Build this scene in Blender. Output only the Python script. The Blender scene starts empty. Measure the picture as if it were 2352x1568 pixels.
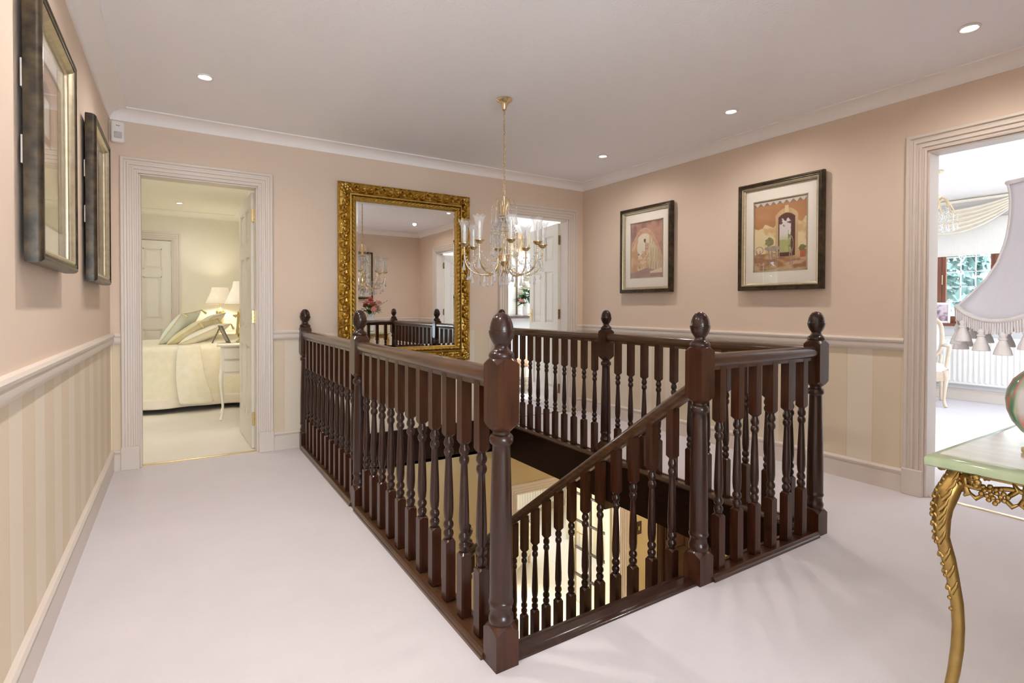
import bpy, bmesh, math, random
from mathutils import Vector, Matrix
from math import sin, cos, pi, radians, sqrt, exp, floor, atan2, hypot
S = bpy.context.scene
COL = S.collection
RN = random.Random(11)

# ------------------------------------------------------------------ camera
YAW, PITCH, ROLL = radians(32.249), radians(.742), radians(.144)
fw = Vector((sin(YAW)*cos(PITCH), cos(YAW)*cos(PITCH), -sin(PITCH)))
rt = Vector((cos(YAW), -sin(YAW), 0))
up = rt.cross(fw)
rt2 = rt*cos(ROLL) + up*sin(ROLL)
up2 = up*cos(ROLL) - rt*sin(ROLL)
cam = bpy.data.cameras.new('camera')
camo = bpy.data.objects.new('camera', cam)
COL.objects.link(camo)
m = Matrix((rt2, up2, -fw)).transposed().to_4x4()
m.translation = Vector((0, 0, 1.112))
camo.matrix_world = m
cam.sensor_width = 36
cam.lens = 1216.6/2352*36
cam.shift_y = -(784-722.07)/2352
cam.clip_start = .02
S.camera = camo

# ------------------------------------------------------------------ render look
S.view_settings.view_transform = 'Standard'
S.view_settings.look = 'None'
S.view_settings.gamma = 1
S.view_settings.use_curve_mapping = False
S.view_settings.exposure = 0.41
try:
    S.cycles.use_denoising = True
    S.cycles.denoiser = 'OPENIMAGEDENOISE'
    S.cycles.max_bounces = 12
    S.cycles.diffuse_bounces = 8
    S.cycles.glossy_bounces = 4
    S.cycles.transmission_bounces = 6
    S.cycles.transparent_max_bounces = 12
    S.cycles.caustics_reflective = False
    S.cycles.caustics_refractive = False
    S.cycles.sample_clamp_indirect = 6
    S.cycles.use_adaptive_sampling = True
    S.cycles.adaptive_threshold = .04
except Exception:
    pass

# ------------------------------------------------------------------ sky and sun
W = bpy.data.worlds.new('sky')
S.world = W
W.use_nodes = True
bg = W.node_tree.nodes['Background']
bg.inputs[0].default_value = (.86, .94, 1.0, 1)
bg.inputs[1].default_value = 5.5

def lamp(name, kind, loc, energy, color=(1, 1, 1), rot=(0, 0, 0), **kw):
    l = bpy.data.lights.new(name, kind)
    l.energy = energy
    l.color = color
    for k, v in kw.items():
        setattr(l, k, v)
    o = bpy.data.objects.new(name, l)
    o.location = loc
    o.rotation_euler = rot
    COL.objects.link(o)
    return o

sun = lamp('sun', 'SUN', (12, 0, 8), 2.0, (1, .96, .9), angle=radians(2))
sun.rotation_euler = Vector((-.80, .12, -.42)).to_track_quat('-Z', 'Y').to_euler()

def portal(name, loc, rot, sx, sy):
    o = lamp(name, 'AREA', loc, 1.0, rot=rot, shape='RECTANGLE', size=sx, size_y=sy)
    o.data.cycles.is_portal = True
    return o

# fill lights at added, unseen windows; the landing one is tilted up to the ceiling
lamp('landing_fill', 'AREA', (.48, -2.52, 1.25), 70, (.68, .85, 1.0), rot=(radians(112), 0, 0), shape='RECTANGLE', size=1.5, size_y=1.8)
lamp('right_room_fill', 'AREA', (6.0, -2.0, 1.35), 135, (.74, .87, 1.0), rot=(radians(90), 0, 0), shape='RECTANGLE', size=3.0, size_y=1.6)  # added fill outside an unseen side window, brightens the right room
lamp('back_room_fill', 'AREA', (5.85, 5.8, 1.45), 50, (.95, .98, 1.0), rot=(radians(90), 0, radians(90)), shape='RECTANGLE', size=1.6, size_y=1.2)  # added fill from the side, brightens the room behind the far right door
lamp('lower_room_fill', 'AREA', (.9, 8.6, -1.3), 300, (.95, .97, 1.0), rot=(radians(-90), 0, 0), shape='RECTANGLE', size=2.8, size_y=1.5)  # added fill outside an unseen window, brightens the room below

# ------------------------------------------------------------------ main dimensions (metres)
XL, XR, YB, YF, ZC = -.386, 3.719, 4.461, -.15, 2.44
WT = .12
NX = (.852, 1.794, 2.670)     # balustrade lines
NY = (1.411, 2.931, 4.419)
ZL = -2.8                      # lower floor
D1 = (-.226, .520, 2.03)       # bedroom doorway: x0, x1, top
D2 = (2.758, 3.520, 2.05)      # far right doorway
D3 = (.575, 1.335, 2.035)      # doorway in the right wall: y0, y1, top

# ------------------------------------------------------------------ mesh helpers
class MB:
    def __init__(s):
        s.v = []; s.f = []; s.c = []
    def add(s, vs, fs):
        o = len(s.v)
        s.v += [tuple(p) for p in vs]
        s.f += [tuple(o+i for i in f) for f in fs]
        return s
    def box(s, x0, x1, y0, y1, z0, z1):
        return s.add([(x0,y0,z0),(x1,y0,z0),(x1,y1,z0),(x0,y1,z0),(x0,y0,z1),(x1,y0,z1),(x1,y1,z1),(x0,y1,z1)],
                     [(0,3,2,1),(4,5,6,7),(0,1,5,4),(1,2,6,5),(2,3,7,6),(3,0,4,7)])
    def cham(s, x0, x1, y0, y1, z0, z1, b):
        """box whose vertical and top edges are chamfered by b"""
        def ring(i, z):
            a, c, e, g = x0+i, x1-i, y0+i, y1-i
            return [(a+b,e,z),(c-b,e,z),(c,e+b,z),(c,g-b,z),(c-b,g,z),(a+b,g,z),(a,g-b,z),(a,e+b,z)]
        vs = ring(0, z0+b) + ring(0, z1-b) + ring(b, z1) + ring(b, z0)
        n = 8
        fs = []
        for k in range(8):
            j = (k+1) % 8
            fs += [(k, j, n+j, n+k), (n+k, n+j, 2*n+j, 2*n+k), (3*n+k, 3*n+j, j, k)]
        fs += [tuple(range(2*n, 3*n)), tuple(reversed(range(3*n, 4*n)))]
        return s.add(vs, fs)
    def lathe(s, prof, seg=20, c=(0, 0), cap=True):
        vs = []; fs = []
        for r, z in prof:
            for k in range(seg):
                a = 2*pi*k/seg
                vs.append((c[0]+r*cos(a), c[1]+r*sin(a), z))
        for i in range(len(prof)-1):
            for k in range(seg):
                j = (k+1) % seg
                fs.append((i*seg+k, i*seg+j, (i+1)*seg+j, (i+1)*seg+k))
        if cap:
            fs.append(tuple(reversed(range(seg))))
            fs.append(tuple(range((len(prof)-1)*seg, len(prof)*seg)))
        return s.add(vs, fs)
    def tube(s, path, rad, seg=8, cap=True, flat=1.0, closed=False):
        P = [Vector(p) for p in path]
        n = len(P)
        if not hasattr(rad, '__len__'):
            rad = [rad]*n
        vs = []; fs = []
        prev = None
        for i in range(n):
            if closed:
                t = P[(i+1) % n]-P[i-1]
            else:
                t = P[min(i+1, n-1)]-P[max(i-1, 0)]
            if t.length < 1e-9:
                t = Vector((0, 0, 1))
            t.normalize()
            if prev is None:
                ref = Vector((0, 0, 1)) if abs(t.z) < .9 else Vector((1, 0, 0))
                u = t.cross(ref).normalized()
            else:
                u = (prev - t*prev.dot(t))
                u = u.normalized() if u.length > 1e-6 else t.orthogonal().normalized()
            prev = u
            w = t.cross(u)
            for k in range(seg):
                a = 2*pi*k/seg
                vs.append(P[i]+(u*cos(a)+w*sin(a)*flat)*rad[i])
        for i in range(n if closed else n-1):
            i2 = (i+1) % n
            for k in range(seg):
                j = (k+1) % seg
                fs.append((i*seg+k, i*seg+j, i2*seg+j, i2*seg+k))
        if cap and not closed:
            fs.append(tuple(reversed(range(seg))))
            fs.append(tuple(range((n-1)*seg, n*seg)))
        return s.add(vs, fs)
    def ball(s, c, r, seg=10, rings=6, sc=(1, 1, 1)):
        vs = [(c[0], c[1], c[2]-r*sc[2])]
        for i in range(1, rings):
            th = pi*i/rings
            for k in range(seg):
                a = 2*pi*k/seg
                vs.append((c[0]+r*sc[0]*sin(th)*cos(a), c[1]+r*sc[1]*sin(th)*sin(a), c[2]-r*sc[2]*cos(th)))
        vs.append((c[0], c[1], c[2]+r*sc[2]))
        fs = []
        for k in range(seg):
            j = (k+1) % seg
            fs.append((0, 1+j, 1+k))
            for i in range(rings-2):
                fs.append((1+i*seg+k, 1+i*seg+j, 1+(i+1)*seg+j, 1+(i+1)*seg+k))
            b = 1+(rings-2)*seg
            fs.append((b+k, b+j, len(vs)-1))
        return s.add(vs, fs)
    def run(s, p0, p1, n, prof, z=0, dz=0):
        """moulding: profile (out, z) swept from p0 to p1 (2D), n = 2D outward normal"""
        k = len(prof)
        vs = [(p0[0]+n[0]*o, p0[1]+n[1]*o, z+h) for o, h in prof] + [(p1[0]+n[0]*o, p1[1]+n[1]*o, z+dz+h) for o, h in prof]
        fs = [(i, (i+1) % k, k+(i+1) % k, k+i) for i in range(k)]
        fs += [tuple(reversed(range(k))), tuple(range(k, 2*k))]
        return s.add(vs, fs)
    def grid(s, fn, nu, nv, closeu=False):
        vs = [fn(i/nu, j/nv) for i in range(nu if closeu else nu+1) for j in range(nv+1)]
        w = nv+1
        mu = nu if closeu else nu+1
        fs = []
        for i in range(nu):
            a, b = i*w, ((i+1) % mu)*w
            for j in range(nv):
                fs.append((a+j, b+j, b+j+1, a+j+1))
        return s.add(vs, fs)
    def xf(s, M):
        s.v = [tuple(M @ Vector(p)) for p in s.v]
        return s
    def mesh(s, name, mat, smooth=None, fix=True):
        me = bpy.data.meshes.new(name)
        me.from_pydata(s.v, [], s.f)
        if fix:
            bm = bmesh.new(); bm.from_mesh(me)
            bmesh.ops.recalc_face_normals(bm, faces=bm.faces)
            bm.to_mesh(me); bm.free()
        if smooth:
            for p in me.polygons:
                p.use_smooth = True
            me.set_sharp_from_angle(angle=radians(smooth))
        me.materials.append(mat)
        me.update()
        return me
    def build(s, name, mat, parent=None, smooth=None, loc=None, rot=0, **tags):
        return link(name, s.mesh(name, mat, smooth), parent, loc, rot, **tags)

def link(name, me, parent=None, loc=None, rot=0, **tags):
    o = bpy.data.objects.new(name, me)
    COL.objects.link(o)
    if parent is not None:
        o.parent = parent
    if loc is not None:
        o.location = loc
    if rot:
        o.rotation_euler = (0, 0, rot) if not hasattr(rot, '__len__') else rot
    for k, v in tags.items():
        o[k] = v
    return o

def thing(name, label, cat, loc=(0, 0, 0), rot=0, group=None, kind=None):
    o = bpy.data.objects.new(name, None)
    COL.objects.link(o)
    o.location = loc
    o.rotation_euler = (0, 0, rot) if not hasattr(rot, '__len__') else rot
    o.empty_display_size = .05
    if label: o['label'] = label
    if cat: o['category'] = cat
    if group: o['group'] = group
    if kind: o['kind'] = kind
    return o

def struct(name, label, loc=(0, 0, 0), rot=0):
    return thing(name, label, None, loc, rot, kind='structure')

def copy_tree(o, parent=None):
    c = o.copy()
    COL.objects.link(c)
    c.parent = parent
    for ch in list(o.children):
        copy_tree(ch, c)
    return c

# ------------------------------------------------------------------ materials
def mat(name, col, rough=.5, metal=0., noise=None, bump=None, coat=0., trans=0., ior=1.45, emit=None, es=0., spec=None, sheen=0.):
    """noise = (scale, colour2, stretch xyz), bump = (scale, strength, stretch)"""
    M = bpy.data.materials.new(name)
    M.use_nodes = True
    nt = M.node_tree; N = nt.nodes; L = nt.links
    b = N['Principled BSDF']
    b.inputs['Base Color'].default_value = (*col, 1)
    b.inputs['Roughness'].default_value = rough
    b.inputs['Metallic'].default_value = metal
    b.inputs['IOR'].default_value = ior
    if spec is not None: b.inputs['Specular IOR Level'].default_value = spec
    if coat:
        b.inputs['Coat Weight'].default_value = coat
        b.inputs['Coat Roughness'].default_value = .13
        b.inputs['Coat IOR'].default_value = 1.6
    if trans: b.inputs['Transmission Weight'].default_value = trans
    if sheen: b.inputs['Sheen Weight'].default_value = sheen
    if emit:
        b.inputs['Emission Color'].default_value = (*emit, 1)
        b.inputs['Emission Strength'].default_value = es
    tc = None
    def coords(st):
        nonlocal tc
        if tc is None:
            tc = N.new('ShaderNodeTexCoord')
        mp = N.new('ShaderNodeMapping')
        mp.inputs['Scale'].default_value = st
        L.new(tc.outputs['Object'], mp.inputs['Vector'])
        return mp.outputs['Vector']
    if noise:
        sc, c2, st = noise
        tx = N.new('ShaderNodeTexNoise')
        tx.inputs['Scale'].default_value = sc
        tx.inputs['Detail'].default_value = 5
        L.new(coords(st), tx.inputs['Vector'])
        rp = N.new('ShaderNodeValToRGB')
        rp.color_ramp.elements[0].position = .32
        rp.color_ramp.elements[1].position = .68
        rp.color_ramp.elements[0].color = (*col, 1)
        rp.color_ramp.elements[1].color = (*c2, 1)
        L.new(tx.outputs['Fac'], rp.inputs['Fac'])
        L.new(rp.outputs['Color'], b.inputs['Base Color'])
    if bump:
        sc, stg, st = bump
        tx = N.new('ShaderNodeTexNoise')
        tx.inputs['Scale'].default_value = sc
        tx.inputs['Detail'].default_value = 3
        L.new(coords(st), tx.inputs['Vector'])
        bp = N.new('ShaderNodeBump')
        bp.inputs['Strength'].default_value = stg
        bp.inputs['Distance'].default_value = .003
        L.new(tx.outputs['Fac'], bp.inputs['Height'])
        L.new(bp.outputs['Normal'], b.inputs['Normal'])
    return M

def paint_mat(name, rough=.6, attr='paint', coat=0.):
    M = mat(name, (1, 1, 1), rough, coat=coat)
    nt = M.node_tree
    a = nt.nodes.new('ShaderNodeAttribute')
    a.attribute_name = attr
    nt.links.new(a.outputs['Color'], nt.nodes['Principled BSDF'].inputs['Base Color'])
    return M

def glass_mat(name, tint=(1, 1, 1), refl=.08, rough=.0, white=0.):
    """thin clear glass: transparent body, Fresnel surface reflection, optional milky share"""
    M = bpy.data.materials.new(name)
    M.use_nodes = True
    nt = M.node_tree; N = nt.nodes; L = nt.links
    for n in list(N): N.remove(n)
    out = N.new('ShaderNodeOutputMaterial')
    tr = N.new('ShaderNodeBsdfTransparent'); tr.inputs[0].default_value = (*tint, 1)
    gl = N.new('ShaderNodeBsdfGlossy'); gl.inputs['Roughness'].default_value = rough
    lw = N.new('ShaderNodeLayerWeight'); lw.inputs['Blend'].default_value = .5
    pw = N.new('ShaderNodeMath'); pw.operation = 'POWER'; pw.inputs[1].default_value = 5
    L.new(lw.outputs['Facing'], pw.inputs[0])
    ma = N.new('ShaderNodeMath'); ma.operation = 'MULTIPLY_ADD'; ma.inputs[1].default_value = 1-refl; ma.inputs[2].default_value = refl
    L.new(pw.outputs[0], ma.inputs[0])
    mx = N.new('ShaderNodeMixShader')
    L.new(ma.outputs[0], mx.inputs[0]); L.new(tr.outputs[0], mx.inputs[1]); L.new(gl.outputs[0], mx.inputs[2])
    last = mx.outputs[0]
    if white:
        df = N.new('ShaderNodeBsdfDiffuse'); df.inputs[0].default_value = (.92, .93, .95, 1)
        m2 = N.new('ShaderNodeMixShader'); m2.inputs[0].default_value = white
        L.new(last, m2.inputs[1]); L.new(df.outputs[0], m2.inputs[2]); last = m2.outputs[0]
    L.new(last, out.inputs[0])
    return M

def wall_mat(name, upper, stripe_a, stripe_b, axis, phase, period=.308):
    """plain paper above the dado, two-tone vertical stripe paper below"""
    M = mat(name, upper, .75, bump=(260, .08, (1, 1, 1)))
    nt = M.node_tree; N = nt.nodes; L = nt.links
    g = N.new('ShaderNodeNewGeometry')
    sp = N.new('ShaderNodeSeparateXYZ'); L.new(g.outputs['Position'], sp.inputs[0])
    def mt(op, a, b):
        n = N.new('ShaderNodeMath'); n.operation = op
        for i, x in enumerate((a, b)):
            if isinstance(x, (int, float)): n.inputs[i].default_value = x
            else: L.new(x, n.inputs[i])
        return n.outputs[0]
    u = mt('FLOORED_MODULO', mt('ADD', sp.outputs[axis], phase), period)
    st = mt('GREATER_THAN', u, period/2)
    line = mt('LESS_THAN', mt('FLOORED_MODULO', u, period/2), .004)
    mx = N.new('ShaderNodeMix'); mx.data_type = 'RGBA'
    L.new(st, mx.inputs[0]); mx.inputs[6].default_value = (*stripe_a, 1); mx.inputs[7].default_value = (*stripe_b, 1)
    ml = N.new('ShaderNodeMix'); ml.data_type = 'RGBA'
    L.new(line, ml.inputs[0]); L.new(mx.outputs[2], ml.inputs[6]); ml.inputs[7].default_value = (.70, .56, .36, 1)
    lo = mt('LESS_THAN', sp.outputs[2], .90)
    m2 = N.new('ShaderNodeMix'); m2.data_type = 'RGBA'
    L.new(lo, m2.inputs[0]); m2.inputs[6].default_value = (*upper, 1); L.new(ml.outputs[2], m2.inputs[7])
    L.new(m2.outputs[2], N['Principled BSDF'].inputs['Base Color'])
    return M

PEACH = (.74, .605, .49)
SA, SB = (.74, .63, .47), (.79, .70, .57)
M = {}
M['wall_x'] = wall_mat('peach_paper_stripe_x', PEACH, SA, SB, 0, .07)
M['wall_y'] = wall_mat('peach_paper_stripe_y', PEACH, SA, SB, 1, .085)
M['ceil'] = mat('textured_ceiling_paint', (.91, .905, .94), .85, bump=(70, .6, (1, 1, 1)))
M['carpet'] = mat('cream_carpet', (.675, .635, .66), .95, noise=(3, (.705, .665, .69), (1, 1, 1)), bump=(420, .5, (1, 1, 1)), sheen=.2)
M['trim'] = mat('white_gloss_paint', (.71, .635, .57), .38, noise=(2, (.72, .65, .585), (1, 1, 1)))
M['cove'] = mat('white_matt_cornice_paint', (.93, .90, .89), .7, bump=(60, .03, (1, 1, 1)))
M['door'] = mat('white_door_paint', (.74, .70, .62), .35, bump=(60, .05, (6, 6, 1)))
M['wood'] = mat('mahogany_square_blocks', (.030, .0088, .0038), .34, noise=(9, (.066, .0210, .0082), (6, 6, .5)), bump=(40, .12, (8, 8, .6)), coat=.4, spec=.22)
M['turned'] = mat('dark_turned_mahogany', (.022, .0078, .0048), .30, noise=(9, (.040, .0142, .0080), (6, 6, .5)), bump=(40, .06, (8, 8, .6)), coat=.5, spec=.22)
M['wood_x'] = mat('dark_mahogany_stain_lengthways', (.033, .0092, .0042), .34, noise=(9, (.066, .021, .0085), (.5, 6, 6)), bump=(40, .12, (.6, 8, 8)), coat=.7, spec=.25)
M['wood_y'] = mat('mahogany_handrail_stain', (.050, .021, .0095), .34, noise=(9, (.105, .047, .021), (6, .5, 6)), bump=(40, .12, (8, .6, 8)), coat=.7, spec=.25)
M['brass'] = mat('polished_brass', (.72, .50, .20), .25, 1., noise=(40, (.80, .60, .28), (1, 1, 1)))
M['agedbrass'] = mat('aged_brass_hinge', (.20, .135, .055), .42, 1., noise=(40, (.30, .21, .09), (1, 1, 1)))
M['gold'] = mat('antique_gold_leaf', (.66, .46, .13), .32, 1., noise=(55, (.46, .30, .07), (1, 1, 1)), bump=(180, .15, (1, 1, 1)))
M['goldpaint'] = mat('gold_painted_metal', (.50, .34, .12), .36, 1., noise=(24, (.40, .26, .085), (1, 1, 1)), bump=(120, .1, (1, 1, 1)))
M['champ'] = mat('pale_gold_plate', (.78, .62, .38), .22, 1., noise=(30, (.85, .70, .46), (1, 1, 1)))
M['mirror'] = mat('silvered_mirror', (.93, .94, .94), .0, 1., noise=(2, (.94, .945, .94), (1, 1, 1)))
M['pane'] = glass_mat('clear_pane', (1, 1, 1), .03)
M['picglass'] = glass_mat('picture_glass', (1, 1, 1), .035)
M['crystal'] = glass_mat('cut_crystal', (.98, .975, .97), .22, .02, .30)
M['shadeglass'] = glass_mat('etched_glass_shade', (.98, .98, .98), .07, .05, .24)
M['white'] = mat('white_plastic', (.85, .83, .80), .4, noise=(5, (.87, .85, .82), (1, 1, 1)))
M['glow'] = mat('lit_downlight_lamp', (1, 1, 1), .5, emit=(1, .93, .82), es=14, noise=(3, (.98, .97, .95), (1, 1, 1)))
M['bulb'] = mat('candle_bulb_glass', (.9, .9, .88), .15, noise=(3, (.92, .9, .86), (1, 1, 1)), coat=.5)
M['ivory'] = mat('ivory_candle_sleeve', (.82, .74, .60), .5, noise=(9, (.85, .78, .66), (1, 1, 1)))

# ================================================================== THE SHELL
def wall(name, label, axis, c0, c1, a0, a1, z0, z1, material, openings=()):
    mb = MB()
    def bx(p, q, za, zb):
        if q-p < 1e-4 or zb-za < 1e-4: return
        if axis == 'x': mb.box(p, q, c0, c1, za, zb)
        else: mb.box(c0, c1, p, q, za, zb)
    cur = a0
    for o0, o1, oz0, oz1 in sorted(openings):
        bx(cur, o0, z0, z1)
        bx(o0, o1, z0, oz0)
        bx(o0, o1, oz1, z1)
        cur = o1
    bx(cur, a1, z0, z1)
    return mb.build(name, material, kind='structure', label=label)

M['bed_wall'] = mat('pale_yellow_wall_paint', (.79, .76, .66), .8, noise=(2, (.81, .78, .69), (1, 1, 1)))
M['bed_ceil'] = mat('cream_ceiling_paint', (.88, .86, .79), .85, bump=(95, .3, (1, 1, 1)))
M['bed_carpet'] = mat('straw_coloured_carpet', (.78, .73, .64), .95, noise=(3, (.81, .76, .68), (1, 1, 1)), bump=(420, .4, (1, 1, 1)))
M['room_wall'] = mat('off_white_room_paint', (.80, .81, .82), .8, noise=(2, (.82, .83, .84), (1, 1, 1)))
M['low_wall'] = mat('warm_beige_hall_paint', (.57, .46, .26), .8, noise=(2, (.60, .49, .29), (1, 1, 1)))
M['low_floor'] = mat('pale_hall_carpet', (.80, .78, .75), .9, noise=(3, (.83, .81, .79), (1, 1, 1)), bump=(400, .3, (1, 1, 1)))
M['render_ext'] = mat('pale_bounce_ground', (.42, .42, .38), .95, noise=(3, (.5, .5, .46), (1, 1, 1)))

# floors
HX0, HX1, HY0 = .857, 2.665, 1.440
f = MB()
f.box(XL-WT, HX0, YF-WT, YB, -.03, 0); f.box(XL-WT, 1.5, -2.5, YF-WT, -.03, 0); f.box(HX1, XR, YF-WT, YB, -.03, 0); f.box(HX0, HX1, YF-WT, HY0, -.03, 0)
f.build('floor', M['carpet'], kind='structure', label='cream landing carpet around the stairwell')
MB().box(-2.3, .92, YB, 8.87, -.03, -.001).build('floor_bedroom', M['bed_carpet'], kind='structure', label='straw coloured carpet in the yellow bedroom')
MB().box(2.4, 5.7, YB, 7.1, -.03, -.001).build('floor_back_room', M['carpet'], kind='structure', label='cream carpet in the room behind the far right door')
MB().box(XR, 8.2, -1.8, 4.3, -.03, -.001).build('floor_right_room', M['carpet'], kind='structure', label='sunlit cream carpet in the room beyond the right doorway')
MB().box(-1.6, 6.6, .6, 8.3, ZL-.03, ZL).build('floor_lower_hall', M['low_floor'], kind='structure', label='pale floor of the hall below the stairwell')
# thin gilt carpet bars in the doorways
for k, (x0, x1, y0, y1, lb) in enumerate([(D1[0], D1[1], YB+.03, YB+.055, 'thin gilt carpet bar in the bedroom doorway'),
                                         (D2[0], D2[1], YB+.03, YB+.055, 'thin gilt carpet bar in the far right doorway'),
                                         (XR+.03, XR+.055, D3[0], D3[1], 'thin gilt carpet bar in the right doorway')]):
    MB().cham(x0, x1, y0, y1, -.004, .007, .003).build('trim_%d' % (20+k), M['champ'], kind='structure', label=lb)

# ceilings
MB().box(XL-WT, XR, YF-WT, YB, ZC, ZC+.1).box(XL-WT, 1.5, -2.5, YF-WT, ZC, ZC+.1).build('ceiling', M['ceil'], kind='structure', label='pale textured ceiling over the landing')
MB().box(-2.4, .92, YB, 8.87, ZC, ZC+.1).build('ceiling_bedroom', M['bed_ceil'], kind='structure', label='cream bedroom ceiling')
MB().box(2.4, 5.7, YB, 7.2, ZC, ZC+.1).build('ceiling_back_room', M['cove'], kind='structure', label='white ceiling of the room behind the far right door')
MB().box(XR, 8.25, -1.8, 4.3, ZC, ZC+.1).build('ceiling_right_room', M['cove'], kind='structure', label='white ceiling of the room beyond the right doorway')
f = MB()
f.box(-1.6, HX0, .6, YB, -.29, -.035); f.box(HX1, 6.6, .6, YB, -.29, -.035); f.box(HX0, HX1, .6, HY0, -.29, -.035)
f.box(-1.6, 6.6, YB, 8.3, -.29, -.035)
f.build('ceiling_lower_hall', M['cove'], kind='structure', label='white ceiling of the lower hall')

# landing walls
wall('wall_left', 'left landing wall, peach paper above, cream striped paper below the dado', 'y', XL-WT, XL, -2.5, YB+WT, 0, ZC, M['wall_y'])
wall('wall_back', 'back landing wall, peach paper above, cream striped paper below the dado', 'x', YB, YB+WT, XL, XR, 0, ZC, M['wall_x'],
     [(D1[0], D1[1], 0, D1[2]), (D2[0], D2[1], 0, D2[2])])
wall('wall_right', 'right landing wall, peach paper above, cream striped paper below the dado', 'y', XR, XR+WT, YF-WT, YB+WT, 0, ZC, M['wall_y'],
     [(D3[0], D3[1], 0, D3[2])])
W3 = (-.27, 1.23, .35, 2.15)
wall('wall_front', 'peach papered wall at the near end of the landing', 'x', YF-WT, YF, 1.38, XR, 0, ZC, M['wall_x'])
wall('wall_passage_right', 'peach papered wall of the passage behind the camera', 'y', 1.38, 1.5, -2.5, YF-WT, 0, ZC, M['wall_y'])
wall('wall_passage_end', 'peach papered window wall at the end of the passage behind the camera', 'x', -2.42, -2.3, XL, 1.38, 0, ZC, M['wall_x'], [W3])
# bedroom
wall('wall_bedroom_far', 'pale yellow far wall of the bedroom', 'x', 8.75, 8.87, -2.3, .92, 0, ZC, M['bed_wall'], [(-.83, -.063, 0, 2.04)])
wall('wall_light_stop', 'added plain wall behind the far bedroom door, blocking outside light', 'x', 8.95, 9.02, -1.1, .2, 0, ZC, M['bed_wall'])  # added to stop outside light leaking round the closed door
MB().box(-1.1, -1.02, 8.87, 8.95, 0, ZC).box(.12, .2, 8.87, 8.95, 0, ZC).build('wall_light_stop_sides', M['bed_wall'], kind='structure', label='added side walls behind the far bedroom door, blocking outside light')  # close the sides of the added light stop
wall('wall_bedroom_right', 'pale yellow wall behind the bedhead', 'y', .80, .92, YB+WT, 8.75, 0, ZC, M['bed_wall'])
W4 = (5.25, 6.75, .85, 2.1)
wall('wall_bedroom_left', 'pale yellow window wall of the bedroom', 'y', -2.42, -2.3, YB+WT, 8.87, 0, ZC, M['bed_wall'], [W4])
wall('wall_bedroom_near', 'pale yellow near wall of the bedroom', 'x', YB, YB+WT, -2.42, XL-WT, 0, ZC, M['bed_wall'])
# room behind door 2
W7 = (5.0, 6.6, .85, 2.05)
W2 = (3.75, 5.25, .98, 1.98)
wall('wall_back_room_far', 'off white window wall of the back room', 'x', 7.0, 7.12, 2.4, 5.7, 0, ZC, M['room_wall'], [W2])
wall('wall_back_room_left', 'off white left wall of the back room', 'y', 2.4, 2.52, YB+WT, 7.0, 0, ZC, M['room_wall'])
wall('wall_back_room_right', 'off white right wall of the back room', 'y', 5.58, 5.7, YB+WT, 7.0, 0, ZC, M['room_wall'], [W7])
wall('wall_back_room_near', 'off white near wall of the back room', 'x', YB, YB+WT, XR+WT, 5.7, 0, ZC, M['room_wall'])
# right room
W6, W7, W8 = (4.5, 7.5, .55, 2.15), (5.0, 6.6, .85, 2.05), (-.5, 2.3, -2.05, -.55)
W1 = (1.08, 3.93, .93, 2.02)
wall('wall_right_room_far', 'white window wall of the right room', 'y', 8.1, 8.25, -1.8, 4.3, 0, ZC, M['room_wall'], [W1])
wall('wall_right_room_back', 'white back wall of the right room', 'x', 4.18, 4.3, XR+WT, 8.1, 0, ZC, M['room_wall'])
wall('wall_right_room_front', 'white front wall of the right room', 'x', -1.8, -1.68, XR, 8.1, 0, ZC, M['room_wall'], [W6])
wall('wall_right_room_near', 'white near wall of the right room', 'y', XR, XR+WT, -1.8, YF-WT, 0, ZC, M['room_wall'])
# lower hall
D5 = (2.87, 4.30, -.765)
wall('wall_lower_back', 'beige back wall of the stairwell and lower hall', 'x', YB, YB+WT, -1.6, 6.6, ZL, -.29, M['low_wall'], [(D5[0], D5[1], ZL, D5[2])])
MB().box(HX0, HX1, YB, YB+WT, -.29, 0).build('wall_stairwell_back', M['low_wall'], kind='structure', label='strip of beige wall behind the fascia')
wall('wall_lower_stair', 'beige wall along the left of the stairs', 'y', HX0-.1, HX0-.005, .6, 3.40, ZL, -.29, M['low_wall'])
wall('wall_lower_left', 'beige left wall of the lower hall', 'y', -1.72, -1.6, .6, 8.3, ZL, -.29, M['low_wall'])
wall('wall_lower_front', 'beige front wall of the lower hall', 'x', .48, .6, -1.6, 6.6, ZL, -.29, M['low_wall'])
wall('wall_lower_right', 'beige right wall of the lower hall', 'y', 6.5, 6.62, .6, 8.3, ZL, -.29, M['low_wall'])
W5 = (3.1, 6.2, -1.95, -.6)
wall('wall_lower_room_far', 'window wall of the lower room', 'x', 8.3, 8.42, -1.6, 6.6, ZL, -.29, M['room_wall'], [W8, W5])
MB().box(-30, 40, -30, 40, -3.1, -3.0).build('ground', M['render_ext'], kind='structure', label='unseen ground around the house, made pale to bounce daylight up')  # ground kept pale so that daylight bounces up into the rooms

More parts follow.
